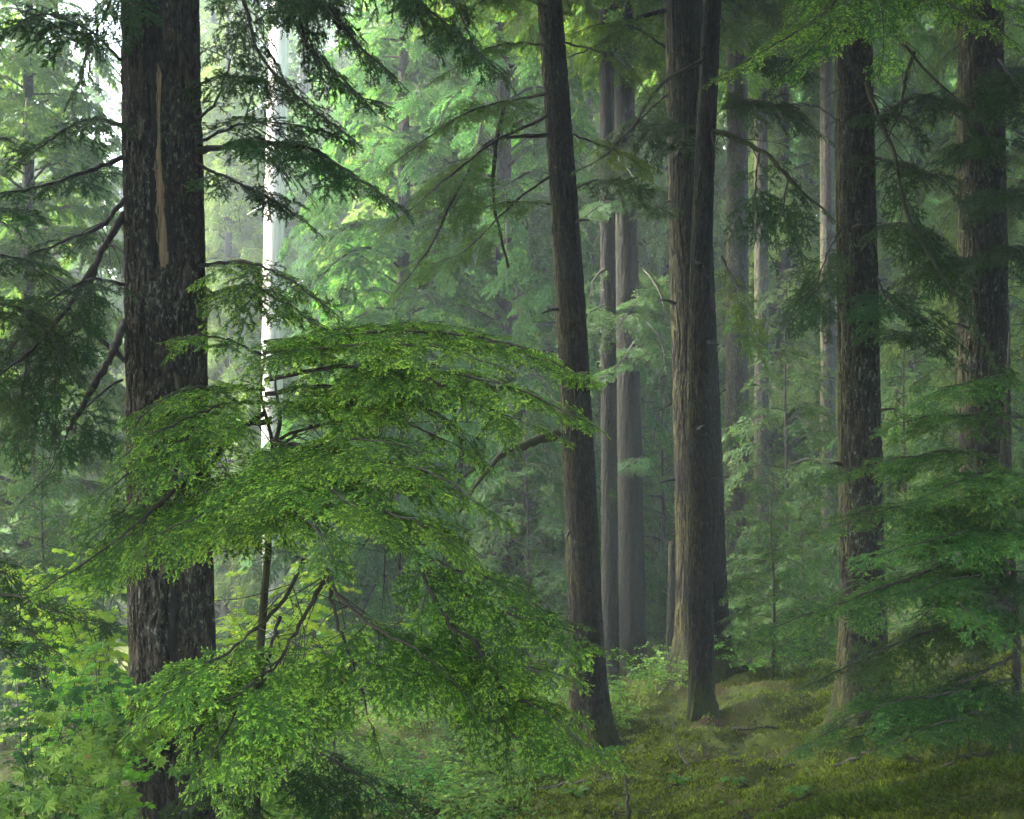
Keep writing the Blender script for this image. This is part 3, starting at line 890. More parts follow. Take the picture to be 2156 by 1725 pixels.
young_front()
FK = dict(lod=0, leaf='needle', tilt=0.36, droop=0.45, spacing=0.05, size=1.05)
for pts, r, kw in [
    # flat top
    ([(556, 720, 9.2), (700, 708, 9.0), (850, 694, 8.8), (1000, 708, 8.6), (1130, 745, 8.4), (1230, 800, 8.2)], 0.016, dict(t0=0.04, spread=0.42, leaf='needle')),
    ([(556, 740, 9.2), (660, 735, 8.6), (800, 725, 8.1), (940, 735, 7.9), (1050, 770, 7.8)], 0.014, dict(t0=0.05, spread=0.42)),
    ([(556, 745, 9.2), (620, 720, 9.6), (760, 700, 9.8), (900, 700, 9.9)], 0.012, dict(t0=0.05, spread=0.42)),
    ([(556, 750, 9.2), (480, 715, 9.0), (420, 705, 8.8), (380, 720, 8.7)], 0.012, dict(t0=0.1, spread=0.38)),
    ([(580, 722, 9.15), (680, 698, 8.9), (800, 682, 8.7), (930, 684, 8.6), (1050, 708, 8.5)], 0.006, dict(t0=0.0, spread=0.30, tilt=0.05, droop=0.35)),
    ([(560, 735, 9.1), (640, 712, 8.5), (740, 705, 8.2), (850, 712, 8.0), (960, 735, 7.9)], 0.006, dict(t0=0.0, spread=0.30, tilt=0.05, droop=0.35)),
    ([(1000, 712, 8.6), (1080, 735, 8.4), (1160, 765, 8.2), (1240, 800, 8.0)], 0.006, dict(t0=0.0, spread=0.28, tilt=0.1, droop=0.4)),
    # right, second storey
    ([(560, 800, 9.15), (720, 772, 8.7), (900, 782, 8.3), (1060, 810, 8.1), (1160, 850, 8.0), (1235, 890, 7.9)], 0.018, dict(t0=0.15, spread=0.5)),
    ([(560, 830, 9.15), (700, 812, 8.7), (820, 830, 8.4), (930, 880, 8.2), (1010, 960, 8.1)], 0.016, dict(t0=0.15, spread=0.45)),
    ([(900, 790, 8.3), (1000, 850, 8.1), (1080, 880, 8.0), (1150, 910, 7.95)], 0.010, dict(t0=0.1, spread=0.42)),
    ([(560, 850, 9.15), (640, 850, 8.6), (740, 850, 8.2), (820, 880, 8.0)], 0.012, dict(t0=0.2, spread=0.42)),
    # pale bare limbs in the middle
    ([(575, 930, 9.15), (690, 890, 9.0), (820, 885, 8.9), (900, 910, 8.8), (990, 950, 8.7)], 0.013, dict(t0=0.75, spread=0.3, wood='dead', twigs=12)),
    ([(570, 960, 9.15), (650, 900, 8.8), (740, 900, 8.6)], 0.010, dict(t0=0.8, spread=0.25, wood='dead', twigs=8)),
    # left over the trunk
    ([(556, 820, 9.15), (470, 815, 8.8), (390, 820, 8.5), (330, 850, 8.3), (280, 900, 8.2)], 0.014, dict(t0=0.15, spread=0.42)),
    ([(560, 850, 9.15), (480, 850, 8.7), (400, 880, 8.3), (320, 915, 8.1), (260, 965, 8.0)], 0.014, dict(t0=0.2, spread=0.45)),
    ([(570, 890, 9.15), (480, 900, 8.6), (400, 920, 8.2), (340, 950, 8.0)], 0.012, dict(t0=0.25, spread=0.38)),
    ([(570, 880, 9.15), (450, 920, 8.6), (350, 960, 8.2), (250, 1010, 8.0), (180, 1080, 7.9)], 0.012, dict(t0=0.35, spread=0.42, twigs=10)),
    ([(556, 870, 9.15), (480, 930, 8.8), (440, 985, 8.6), (410, 1000, 8.4), (300, 1090, 8.1), (200, 1170, 7.9), (90, 1240, 7.7)], 0.020, dict(t0=0.45, spread=0.42, twigs=14)),
    ([(420, 1010, 8.5), (360, 1060, 8.2), (270, 1130, 8.0), (210, 1180, 7.9)], 0.010, dict(t0=0.2, spread=0.42, twigs=6)),
    ([(568, 1010, 9.1), (520, 1030, 8.5), (470, 1060, 8.1), (410, 1090, 7.8), (345, 1120, 7.6), (290, 1160, 7.5)], 0.016, dict(t0=0.2, spread=0.46)),
    ([(568, 1030, 9.1), (510, 1090, 8.4), (440, 1120, 8.0), (390, 1160, 7.8)], 0.012, dict(t0=0.25, spread=0.40)),
    # big bright mass in the middle
    ([(575, 930, 9.1), (650, 945, 8.4), (740, 960, 7.9), (850, 980, 7.6), (960, 1020, 7.4), (1020, 1080, 7.3)], 0.017, dict(t0=0.12, spread=0.55)),
    ([(572, 960, 9.1), (600, 980, 8.4), (660, 1010, 7.8), (740, 1060, 7.4), (800, 1100, 7.2), (860, 1150, 7.1)], 0.017, dict(t0=0.15, spread=0.55)),
    ([(572, 970, 9.1), (540, 1000, 8.4), (560, 1040, 7.9), (620, 1080, 7.5), (680, 1130, 7.3), (700, 1180, 7.2)], 0.014, dict(t0=0.2, spread=0.5)),
    ([(650, 945, 8.4), (740, 925, 8.0), (840, 940, 7.8), (930, 965, 7.7)], 0.011, dict(t0=0.1, spread=0.45)),
    ([(740, 1060, 7.5), (820, 1080, 7.3), (900, 1110, 7.2), (960, 1150, 7.1)], 0.010, dict(t0=0.1, spread=0.45)),
    # right lower limbs
    ([(575, 1060, 9.1), (700, 1090, 8.6), (850, 1150, 8.3), (930, 1290, 8.1), (1010, 1360, 8.0), (1090, 1420, 7.9)], 0.024, dict(t0=0.6, spread=0.5, twigs=14)),
    ([(860, 1160, 8.3), (960, 1200, 8.2), (1060, 1230, 8.1), (1150, 1290, 8.0)], 0.012, dict(t0=0.2, spread=0.45, twigs=5)),
    ([(880, 1190, 8.25), (1010, 1270, 8.1), (1110, 1300, 8.0), (1200, 1330, 7.9), (1280, 1372, 7.85)], 0.014, dict(t0=0.35, spread=0.40, twigs=6, droop=0.5)),
    ([(930, 1290, 8.1), (990, 1380, 7.9), (1090, 1400, 7.8), (1180, 1420, 7.7)], 0.012, dict(t0=0.15, spread=0.45)),
    ([(1000, 1350, 8.0), (1070, 1460, 7.8), (1150, 1500, 7.7), (1210, 1550, 7.6), (1268, 1592, 7.5)], 0.014, dict(t0=0.15, spread=0.46)),
    ([(1000, 1380, 8.0), (1030, 1480, 7.8), (1070, 1540, 7.7), (1130, 1580, 7.6), (1180, 1600, 7.6)], 0.012, dict(t0=0.15, spread=0.45)),
    # hanging middle and left lower masses
    ([(690, 1200, 8.4), (720, 1260, 8.0), (790, 1320, 7.7), (880, 1370, 7.5), (960, 1440, 7.4), (1000, 1490, 7.4)], 0.014, dict(t0=0.42, spread=0.5, twigs=7)),
    ([(690, 1200, 8.4), (705, 1290, 8.0), (740, 1390, 7.7), (770, 1480, 7.5), (790, 1560, 7.5)], 0.014, dict(t0=0.45, spread=0.45, twigs=7)),
    ([(690, 1200, 8.4), (640, 1300, 8.0), (580, 1400, 7.6), (500, 1500, 7.3), (440, 1610, 7.1)], 0.016, dict(t0=0.45, spread=0.5, twigs=8)),
    ([(640, 1180, 8.5), (590, 1270, 8.1), (510, 1350, 7.7), (430, 1400, 7.4), (360, 1450, 7.2), (300, 1520, 7.1)], 0.016, dict(t0=0.5, spread=0.46, twigs=8)),
    ([(580, 1400, 7.6), (520, 1450, 7.3), (450, 1490, 7.1), (380, 1540, 7.0)], 0.010, dict(t0=0.1, spread=0.42)),
    ([(590, 1300, 8.0), (560, 1400, 7.6), (540, 1520, 7.3), (520, 1620, 7.2), (480, 1700, 7.1)], 0.012, dict(t0=0.3, spread=0.42)),
    ([(740, 1390, 7.7), (830, 1410, 7.5), (900, 1450, 7.4)], 0.009, dict(t0=0.1, spread=0.45)),
    # dark low limb
    ([(545, 1530, 9.0), (640, 1570, 8.7), (720, 1610, 8.5), (800, 1670, 8.3), (870, 1740, 8.2)], 0.016, dict(t0=0.35, spread=0.42, leaf='needle_dark')),
    ([(545, 1590, 9.0), (600, 1620, 8.7), (680, 1660, 8.5), (760, 1740, 8.3)], 0.012, dict(t0=0.3, spread=0.40, leaf='needle_dark', twigs=5)),
    ([(540, 1650, 9.0), (480, 1660, 8.7), (420, 1690, 8.5), (350, 1740, 8.4)], 0.012, dict(t0=0.2, spread=0.40, leaf='needle_dark')),
]:
    limb('y1', pts, r, seed=S(), **{**FK, **kw})

# leaning brown trunk
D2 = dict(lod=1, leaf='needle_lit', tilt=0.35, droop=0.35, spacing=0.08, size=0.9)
for pts, r, kw in [
    ([(1172, 195, 17), (1060, 215, 16.4), (980, 240, 15.9), (900, 290, 15.5), (830, 345, 15.2)], 0.022, dict(t0=0.2, spread=0.8)),
    ([(1172, 235, 17), (1040, 300, 16.4), (960, 360, 16.0), (890, 420, 15.7), (830, 470, 15.5)], 0.024, dict(t0=0.35, spread=0.8, twigs=8)),
    ([(1172, 285, 17), (1060, 290, 16.6), (1010, 320, 16.3), (950, 430, 15.9), (900, 530, 15.7), (830, 620, 15.5)], 0.030, dict(t0=0.4, spread=0.75, twigs=14)),
    ([(1172, 360, 17), (1090, 420, 16.7), (1030, 480, 16.4), (960, 540, 16.2), (860, 560, 16.0)], 0.018, dict(t0=0.4, spread=0.7, twigs=8)),
    ([(1172, 430, 17), (1080, 425, 16.5), (1030, 435, 16.2), (990, 455, 16.0)], 0.016, dict(t0=0.1, spread=0.55)),
    ([(1172, 100, 17), (1080, 90, 16.5), (1010, 110, 16), (930, 160, 15.6)], 0.016, dict(t0=0.2, spread=0.7)),
    ([(1172, 20, 17), (1060, -10, 16.3), (990, 20, 15.8), (930, 80, 15.5)], 0.016, dict(t0=0.2, spread=0.7)),
    ([(1185, 90, 17), (1260, 110, 16.6), (1330, 150, 16.3), (1380, 220, 16.1)], 0.016, dict(t0=0.3, spread=0.6)),
    ([(1195, 280, 17), (1250, 300, 17.3), (1320, 330, 17.5), (1370, 380, 17.6)], 0.014, dict(t0=0.2, spread=0.6)),
    ([(1205, 400, 17), (1260, 380, 17.5), (1330, 400, 18), (1390, 440, 18.3)], 0.014, dict(t0=0.2, spread=0.65, leaf='needle_dark')),
]:
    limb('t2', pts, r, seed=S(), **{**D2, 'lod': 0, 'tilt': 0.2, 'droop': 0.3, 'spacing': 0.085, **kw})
limb('t2', [(1172, 915, 17), (1130, 928, 16.6), (1090, 942, 16.2), (1060, 955, 15.8), (1010, 1010, 15.4), (966, 1080, 15.1)], 0.066, r1=0.014, t0=None, wood='limb_moss', seed=S(), twigs=6, label='thick mossy limb curving down from the trunk')
limb('t2', [(1062, 222, 16.4), (1045, 300, 16.5), (1038, 400, 16.5), (1050, 480, 16.4), (1070, 562, 16.3)], 0.030, r1=0.016, t0=None, wood='dead', seed=S(), label='dead pole hanging among the needles')

# pair of dark trunks: pale sprays in front
for key, pts, r, kw in [
    ('t3b', [(1345, 620, 27.4), (1330, 650, 26), (1300, 690, 25), (1270, 730, 24.5)], 0.02, dict(spread=0.8)),
    ('t3b', [(1350, 560, 27.4), (1380, 600, 26.5), (1400, 650, 26), (1420, 720, 25.5)], 0.02, dict(spread=0.8)),
    ('t3b', [(1335, 720, 27.4), (1310, 760, 26), (1260, 800, 25), (1220, 840, 24.5)], 0.02, dict(spread=0.8)),
    ('t3b', [(1340, 660, 27.4), (1380, 700, 26), (1400, 760, 25), (1370, 800, 24.5)], 0.02, dict(spread=0.7)),
    ('t3a', [(1278, 640, 26), (1240, 660, 25), (1210, 700, 24.5), (1180, 760, 24)], 0.02, dict(spread=0.8)),
    ('t3b', [(1330, 400, 27.4), (1290, 420, 26), (1240, 450, 25), (1200, 500, 24.5)], 0.025, dict(spread=0.9, leaf='needle_dark')),
    ('t3b', [(1335, 380, 27.4), (1370, 400, 26.2), (1400, 450, 25.5)], 0.02, dict(spread=0.9, leaf='needle_dark')),
    ('t3a', [(1276, 300, 26), (1300, 330, 24.5), (1340, 380, 23.5), (1380, 450, 23)], 0.02, dict(spread=0.9, leaf='needle_dark')),
    ('t3a', [(1282, 560, 26), (1250, 590, 25.6), (1243, 640, 25.4)], 0.03, dict(spread=0.4)),
    ('t3b', [(1355, 960, 27.4), (1330, 975, 26.5), (1300, 1000, 26), (1290, 1040, 25.8)], 0.015, dict(spread=0.6, leaf='needle_dark')),
]:
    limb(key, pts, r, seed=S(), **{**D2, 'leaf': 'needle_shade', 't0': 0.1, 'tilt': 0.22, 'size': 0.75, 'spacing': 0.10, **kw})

# twin trunks
for key, pts, r, kw in [
    ('t4a', [(1488, 125, 17), (1440, 150, 16.7), (1390, 180, 16.6), (1330, 270, 16.5), (1270, 330, 16.4), (1212, 362, 16.3)], 0.030, dict(t0=0.85, spread=0.3, twigs=8)),
    ('t4b', [(1405, 20, 20), (1330, 45, 19.5), (1270, 90, 19.2), (1190, 122, 19)], 0.036, dict(t0=None, twigs=10)),
    ('t4b', [(1400, 100, 20), (1340, 60, 19.3), (1270, 50, 18.8), (1200, 75, 18.5)], 0.02, dict(t0=0.25, spread=0.8)),
    ('t4b', [(1405, 200, 20), (1360, 240, 19.4), (1310, 300, 19), (1280, 380, 18.8)], 0.02, dict(t0=0.2, spread=0.8, leaf='needle_dark')),
    ('t4b', [(1420, 330, 20), (1440, 290, 18.6), (1430, 260, 17.9), (1380, 280, 17.4)], 0.016, dict(t0=0.2, spread=0.65, leaf='needle_dark')),
    ('t4b', [(1415, 420, 20), (1380, 440, 19.5), (1330, 430, 19.2)], 0.016, dict(t0=0.2, spread=0.6, leaf='needle_dark')),
    ('t4a', [(1486, 272, 17), (1560, 295, 16.6), (1620, 330, 16.3), (1680, 395, 16.0), (1760, 465, 15.8)], 0.042, dict(t0=0.5, spread=0.45, twigs=12, leaf='needle_dark', wood='limb_moss')),
    ('t4a', [(1600, 320, 16.4), (1590, 400, 16.2), (1600, 470, 16.1), (1620, 540, 16.0)], 0.014, dict(t0=0.1, spread=0.6, leaf='needle_dark')),
    ('t4a', [(1660, 370, 16.1), (1650, 450, 16), (1680, 520, 15.9), (1700, 590, 15.8)], 0.014, dict(t0=0.1, spread=0.55, leaf='needle_dark')),
    ('t4b', [(1520, 230, 20), (1580, 210, 19), (1650, 230, 18.5), (1740, 290, 18.2)], 0.02, dict(t0=0.15, spread=0.85, leaf='needle_dark')),
    ('t4b', [(1520, 170, 20), (1580, 130, 19.4), (1640, 120, 19), (1700, 150, 18.8)], 0.02, dict(t0=0.2, spread=0.85, leaf='needle_dark')),
    ('t4b', [(1520, 540, 20), (1560, 620, 19), (1590, 690, 18.6), (1600, 740, 18.4)], 0.014, dict(t0=0.2, spread=0.5)),
    ('t4b', [(1522, 640, 20), (1550, 660, 19.4), (1590, 720, 19), (1615, 780, 18.8)], 0.014, dict(t0=0.2, spread=0.5)),
    ('t4b', [(1415, 850, 20), (1400, 858, 19.8), (1385, 866, 19.6)], 0.012, dict(t0=None, wood='dead')),
]:
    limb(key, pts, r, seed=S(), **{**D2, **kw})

# straight brown trunk and its long drooping limbs
D5 = dict(lod=1, leaf='needle_dark', tilt=0.35, droop=0.4, spacing=0.055, size=1.05)
for key, pts, r, kw in [
    ('t5', [(1830, -140, 15.5), (1850, -20, 14.6), (1880, 60, 14.1), (1960, 160, 13.8), (2020, 215, 13.7), (2040, 270, 13.6), (2060, 310, 13.6)], 0.036, dict(t0=0.75, spread=0.4, twigs=8, wood='limb_moss')),
    ('t5', [(1925, 110, 14), (1905, 170, 13.9), (1895, 240, 13.9), (1860, 300, 13.8), (1825, 330, 13.8)], 0.020, dict(t0=None, twigs=6, wood='limb_moss')),
    ('t5', [(1822, 165, 15.4), (1850, 250, 14.6), (1885, 330, 14.2), (1900, 420, 14.0), (1930, 500, 13.9), (1985, 580, 13.7), (2040, 660, 13.6), (2100, 775, 13.5)], 0.032, dict(t0=0.45, spread=0.5, twigs=12, wood='limb_moss')),
    ('t5', [(1838, 250, 15.4), (1880, 240, 14.6), (1920, 260, 14.3), (1945, 320, 14.2)], 0.012, dict(t0=0.2, spread=0.42)),
    ('t5', [(1840, 330, 15.4), (1900, 350, 14.6), (1970, 370, 14.2), (2030, 430, 14)], 0.016, dict(t0=0.2, spread=0.5)),
    ('t5', [(1842, 480, 15.4), (1890, 470, 14.6), (1960, 500, 14.2), (2030, 560, 14)], 0.016, dict(t0=0.2, spread=0.5)),
    ('t5', [(1842, 580, 15.4), (1880, 640, 14.6), (1960, 680, 14.2), (2030, 730, 14)], 0.014, dict(t0=0.2, spread=0.5)),
    ('t5', [(1842, 720, 15.4), (1900, 700, 14.6), (1970, 720, 14.2), (2030, 770, 14)], 0.014, dict(t0=0.2, spread=0.5)),
    ('t5', [(1770, 260, 15.4), (1730, 230, 14.8), (1680, 215, 14.5), (1640, 205, 14.4)], 0.012, dict(t0=None, twigs=6)),
    ('t5', [(1772, 560, 15.4), (1730, 600, 14.9), (1690, 640, 14.7), (1640, 700, 14.5)], 0.014, dict(t0=0.25, spread=0.42, twigs=8)),
    ('t5', [(1772, 480, 15.4), (1740, 540, 15), (1720, 620, 14.8), (1740, 700, 14.7)], 0.014, dict(t0=0.3, spread=0.4, twigs=8)),
    ('t5', [(1772, 640, 15.4), (1740, 650, 15), (1690, 690, 14.8)], 0.01, dict(t0=0.2, spread=0.35, twigs=4)),
    # overhead sprays
    ('t5', [(1800, -230, 15.5), (1790, -90, 13.2), (1760, 0, 12.2), (1690, 60, 11.6), (1600, 110, 11.2), (1510, 165, 11.0)], 0.024, dict(t0=0.4, spread=0.55, leaf='needle')),
    ('t5', [(1800, -230, 15.5), (1790, -80, 13.0), (1780, 20, 12.0), (1700, 110, 11.6), (1640, 170, 11.4)], 0.018, dict(t0=0.5, spread=0.5, leaf='needle')),
    ('t5', [(1800, -230, 15.5), (1820, -90, 13.0), (1850, 0, 12.0), (1860, 80, 11.6), (1850, 170, 11.5)], 0.018, dict(t0=0.45, spread=0.5, leaf='needle')),
    ('t5', [(1800, -230, 15.5), (1900, -100, 13.0), (1990, 0, 12.0), (2060, 40, 11.6), (2140, 90, 11.4)], 0.022, dict(t0=0.35, spread=0.6, leaf='needle')),
    ('t5', [(1800, -230, 15.5), (1920, -110, 12.6), (2030, -40, 11.6), (2110, 0, 11.2), (2180, 60, 11)], 0.022, dict(t0=0.35, spread=0.55, leaf='needle')),
    ('t6', [(2100, 120, 18.9), (2140, 180, 17), (2170, 250, 16), (2200, 330, 15.6)], 0.02, dict(t0=0.2, spread=0.6)),
    ('t6', [(2016, 360, 18.9), (2060, 300, 16.5), (2100, 290, 15.6), (2160, 300, 15.2)], 0.02, dict(t0=0.3, spread=0.5)),
    ('t6', [(2100, 420, 18.9), (2110, 400, 16.5), (2080, 420, 15.6), (2040, 470, 15.2)], 0.018, dict(t0=0.2, spread=0.55)),
    ('t6', [(2110, 560, 18.9), (2130, 520, 17), (2160, 540, 16), (2180, 600, 15.6)], 0.018, dict(t0=0.2, spread=0.6)),
    ('t6', [(2022, 560, 18.9), (1990, 540, 18), (1950, 560, 17.5), (1910, 620, 17.2)], 0.016, dict(t0=0.2, spread=0.6)),
    ('t6', [(2020, 250, 18.9), (1980, 210, 18), (1930, 200, 17.5), (1890, 230, 17.2)], 0.016, dict(t0=0.2, spread=0.6)),
]:
    limb(key, pts, r, seed=S(), **{**D5, **kw})

# young hemlock at the right edge
def young_right():
    D = 10.6
    b = P(2135, 1640, D)
    b[2] = gz1(b[0], b[1]) - 0.05
    tr = thing('young_hemlock', 'dim young hemlock reaching long layered sprays in front of the lichen freckled trunk', 'tree', b)
    TREES['y2'] = (tr, b)
    c = spline([b, P(2140, 1400, D), P(2132, 1200, D), P(2110, 1000, D), P(2118, 880, D), P(2122, 780, D), P(2126, 700, D)], 50)
    V, T = tube(c, np.linspace(0.045, 0.008, 50), 10, 0.12, 5)
    link('trunk', mesh_data('trunk', V - b, T, [M['limb']], smooth=True), tr)
    K = dict(lod=0, leaf='needle_shade', tilt=0.42, droop=0.45, spacing=0.042, size=1.25)
    for pts, r, kw in [
        ([(2122, 790, D), (2060, 800, 10.2), (1990, 815, 9.9), (1930, 850, 9.7)], 0.009, dict(spread=0.30)),
        ([(2118, 870, D), (2030, 872, 10.2), (1940, 880, 9.9), (1860, 905, 9.7)], 0.010, dict(spread=0.33)),
        ([(2112, 960, D), (2000, 950, 10.3), (1900, 965, 10.1), (1800, 985, 9.9), (1760, 1000, 9.8)], 0.012, dict(spread=0.36)),
        ([(2112, 980, D), (2060, 1000, 10.0), (2000, 1020, 9.6), (1940, 1050, 9.3)], 0.010, dict(spread=0.36)),
        ([(2118, 1060, D), (2000, 1050, 10.2), (1880, 1070, 9.9), (1760, 1110, 9.6)], 0.013, dict(spread=0.38)),
        ([(2120, 1090, D), (2060, 1110, 10.0), (1990, 1130, 9.5), (1900, 1150, 9.2), (1830, 1180, 9.0)], 0.012, dict(spread=0.38)),
        ([(2128, 1180, D), (2000, 1190, 10.2), (1880, 1230, 9.8), (1740, 1280, 9.5), (1600, 1330, 9.3)], 0.015, dict(spread=0.38, twigs=8)),
        ([(2130, 1200, D), (2070, 1210, 9.9), (2000, 1220, 9.3), (1920, 1250, 9.0)], 0.012, dict(spread=0.36, leaf='needle_dark')),
        ([(2135, 1260, D), (2020, 1310, 10.2), (1900, 1350, 10), (1790, 1400, 9.8), (1700, 1440, 9.7)], 0.016, dict(spread=0.36, leaf='needle_dark', twigs=12)),
        ([(2135, 1300, D), (2060, 1290, 9.8), (2020, 1270, 9.3), (2050, 1300, 8.9), (2100, 1340, 8.7)], 0.012, dict(spread=0.34)),
        ([(2132, 1130, D), (2150, 1120, 9.8), (2170, 1130, 9.2), (2200, 1170, 9.0)], 0.012, dict(spread=0.4)),
        ([(2125, 1000, D), (2150, 1000, 9.9), (2190, 1020, 9.5)], 0.012, dict(spread=0.4)),
        ([(2138, 1380, D), (2040, 1430, 10.2), (1950, 1480, 10), (1860, 1530, 9.8), (1780, 1560, 9.7)], 0.016, dict(spread=0.36, leaf='needle_dark', twigs=12)),
        ([(2138, 1430, D), (2000, 1460, 9.9), (1880, 1480, 9.6), (1780, 1520, 9.4), (1690, 1575, 9.3)], 0.014, dict(spread=0.38)),
        ([(2138, 1460, D), (2060, 1500, 9.7), (1960, 1530, 9.3), (1870, 1570, 9.1)], 0.012, dict(spread=0.36, leaf='needle_dark')),
        ([(2135, 1240, D), (2000, 1290, 11), (1900, 1350, 11.3), (1820, 1420, 11.5)], 0.012, dict(spread=0.36, leaf='needle_dark', twigs=10)),
    ]:
        branch(tr, b, [P(*q) for q in pts], r, seed=S(), **{**K, 't0': 0.12, **kw})


young_right()


def young_left():
    """dark hemlock sprays entering low at the left"""
    b = P(-150, 1700, 10)
    b[2] = gz1(b[0], b[1]) - 0.05
    tr = thing('young_hemlock', 'dark young hemlock poking low flat sprays above the maple leaves', 'tree', b)
    D = 10.0
    c = spline([b, P(-140, 1300, D), P(-150, 1000, D), P(-140, 600, D)], 30)
    V, T = tube(c, np.linspace(0.05, 0.02, 30), 10, 0.1, 6)
    link('trunk', mesh_data('trunk', V - b, T, [M['limb']], smooth=True), tr)
    for pts, kw in [
        ([(-140, 1230, D), (-40, 1240, 9.8), (60, 1265, 9.6), (150, 1300, 9.5), (230, 1320, 9.4)], dict(spread=0.42)),
        ([(-140, 1290, D), (-50, 1290, 9.7), (40, 1320, 9.4), (110, 1370, 9.3)], dict(spread=0.42)),
        ([(-140, 1340, D), (-60, 1350, 9.6), (30, 1380, 9.4), (90, 1430, 9.3)], dict(spread=0.4)),
        ([(-140, 1190, D), (-60, 1180, 9.9), (10, 1210, 9.8), (50, 1260, 9.8)], dict(spread=0.35)),
        ([(-140, 650, D), (-60, 560, 10.2), (30, 540, 10.6), (120, 590, 10.9), (190, 650, 11)], dict(spread=0.5, twigs=6)),
        ([(-140, 700, D), (-50, 640, 10.3), (40, 650, 10.8), (120, 720, 11), (180, 800, 11.1)], dict(spread=0.5, twigs=6)),
        ([(-140, 600, D), (-60, 470, 10.2), (10, 440, 10.6), (80, 460, 10.8)], dict(spread=0.5)),
        ([(-140, 420, D), (-80, 300, 10.2), (-10, 290, 10.5), (60, 310, 10.7)], dict(spread=0.35)),
        ([(-140, 760, D), (-60, 780, 10.2), (20, 840, 10.4), (60, 940, 10.5)], dict(spread=0.42, twigs=6)),
    ]:
        branch(tr, b, [P(*q) for q in pts], 0.014, seed=S(), **{**dict(lod=0, leaf='needle_dark', tilt=0.3, droop=0.4, spacing=0.065, size=0.95, t0=0.12), **kw})


young_left()

# roots spreading into the moss, and broken stubs
def roots(key, mat, r0, reach, n, a0, seed):
    tr, b = TREES[key]
    g = np.random.default_rng(seed)
    for k in range(n):
        a = a0 + k * (math.pi * 1.5 / max(1, n - 1)) + g.uniform(-0.2, 0.2)
        d = np.array([math.cos(a), math.sin(a), 0])
        side = np.array([-d[1], d[0], 0]) * g.uniform(-0.35, 0.35)
        R_ = reach * g.uniform(0.7, 1.2)
        pts = [b + d * r0 * 0.55 + [0, 0, 0.42]]
        for u in (0.35, 0.65, 1.0):
            q = b + d * (r0 * 0.8 + R_ * u) + side * u * R_
            q[2] = gz1(q[0], q[1]) + 0.09 * (1 - u) - 0.05 * u
            pts.append(q)
        V, T = tube(spline(pts, 14), np.linspace(r0 * 0.42, 0.025, 14), 9, 0.12, k)
        link('root', mesh_data('root', V - b, T, [M[mat]], smooth=True), tr)


roots('t2', 'bark_brown', 0.22, 0.50, 5, math.pi * 0.75, 1)
roots('t4b', 'bark_brown', 0.38, 0.65, 6, math.pi * 0.75, 2)
roots('t4a', 'bark_brown', 0.16, 0.30, 4, math.pi * 0.8, 3)
roots('t5', 'bark_lichen', 0.28, 0.60, 6, math.pi * 0.75, 4)
roots('t3b', 'bark_dark', 0.25, 0.5, 4, math.pi * 0.8, 5)
for key, px, py, D, dx, dz in [('t4a', 1478, 560, 16.9, -0.16, 0.05), ('t4a', 1492, 720, 16.85, 0.10, -0.04), ('t4a', 1470, 905, 16.85, 0.05, 0.05), ('t4a', 1500, 1010, 16.9, 0.18, 0.04), ('t2', 1205, 470, 16.9, 0.20, 0.02),
                               ('t2', 1180, 650, 16.9, -0.22, -0.06), ('t2', 1215, 790, 16.85, 0.12, 0.03), ('t2', 1200, 1120, 16.85, -0.05, -0.06), ('t5', 1800, 480, 15.25, 0.06, 0.02), ('t5', 1838, 870, 15.4, 0.20, 0.05),
                               ('t5', 1775, 980, 15.4, -0.18, 0.03), ('t4b', 1425, 640, 19.8, -0.25, 0.05), ('t4b', 1420, 1010, 19.8, -0.22, -0.04), ('t6', 2040, 690, 18.7, -0.3, 0.05), ('t6', 2100, 880, 18.7, 0.3, 0.0)]:
    tr, b = TREES[key]
    p = P(px, py, D)
    e = p + np.array([dx, -0.14, dz])
    V, T = tube(spline([p + [0, 0.06, 0], (p + e) / 2 + [0, 0, 0.015], e], 7), np.linspace(0.026, 0.010, 7), 6, 0.25, px)
    link('branch_stub', mesh_data('branch_stub', V - b, T, [M['limb']], smooth=True), tr)

# ------------------------------------------------------------------ saplings
def sapling(px, py, pt, D, label, proto, rot):
    b = P(px, py, D)
    b[2] = gz1(b[0], b[1])
    h = CZ - (pt - HY) / F * D - b[2]
    tr = thing('hemlock_sapling', label, 'sapling', b, 'small hemlocks under the tall trees')
    g = np.random.default_rng(int(px))
    c = spline([(0, 0, -0.1), (0.02, 0, h * 0.4), (-0.02, 0.02, h * 0.75), (0.03, 0, h)], 24)
    V, T = tube(c, np.linspace(0.012 + 0.007 * h, 0.004, 24), 7, 0.1, 2)
    link('trunk', mesh_data('trunk', V, T, [M['limb']], smooth=True), tr)
    s = h / 3.0
    add_crown(tr, SMALL[proto], 0.0, rot, s ** 0.75, s)
    return tr


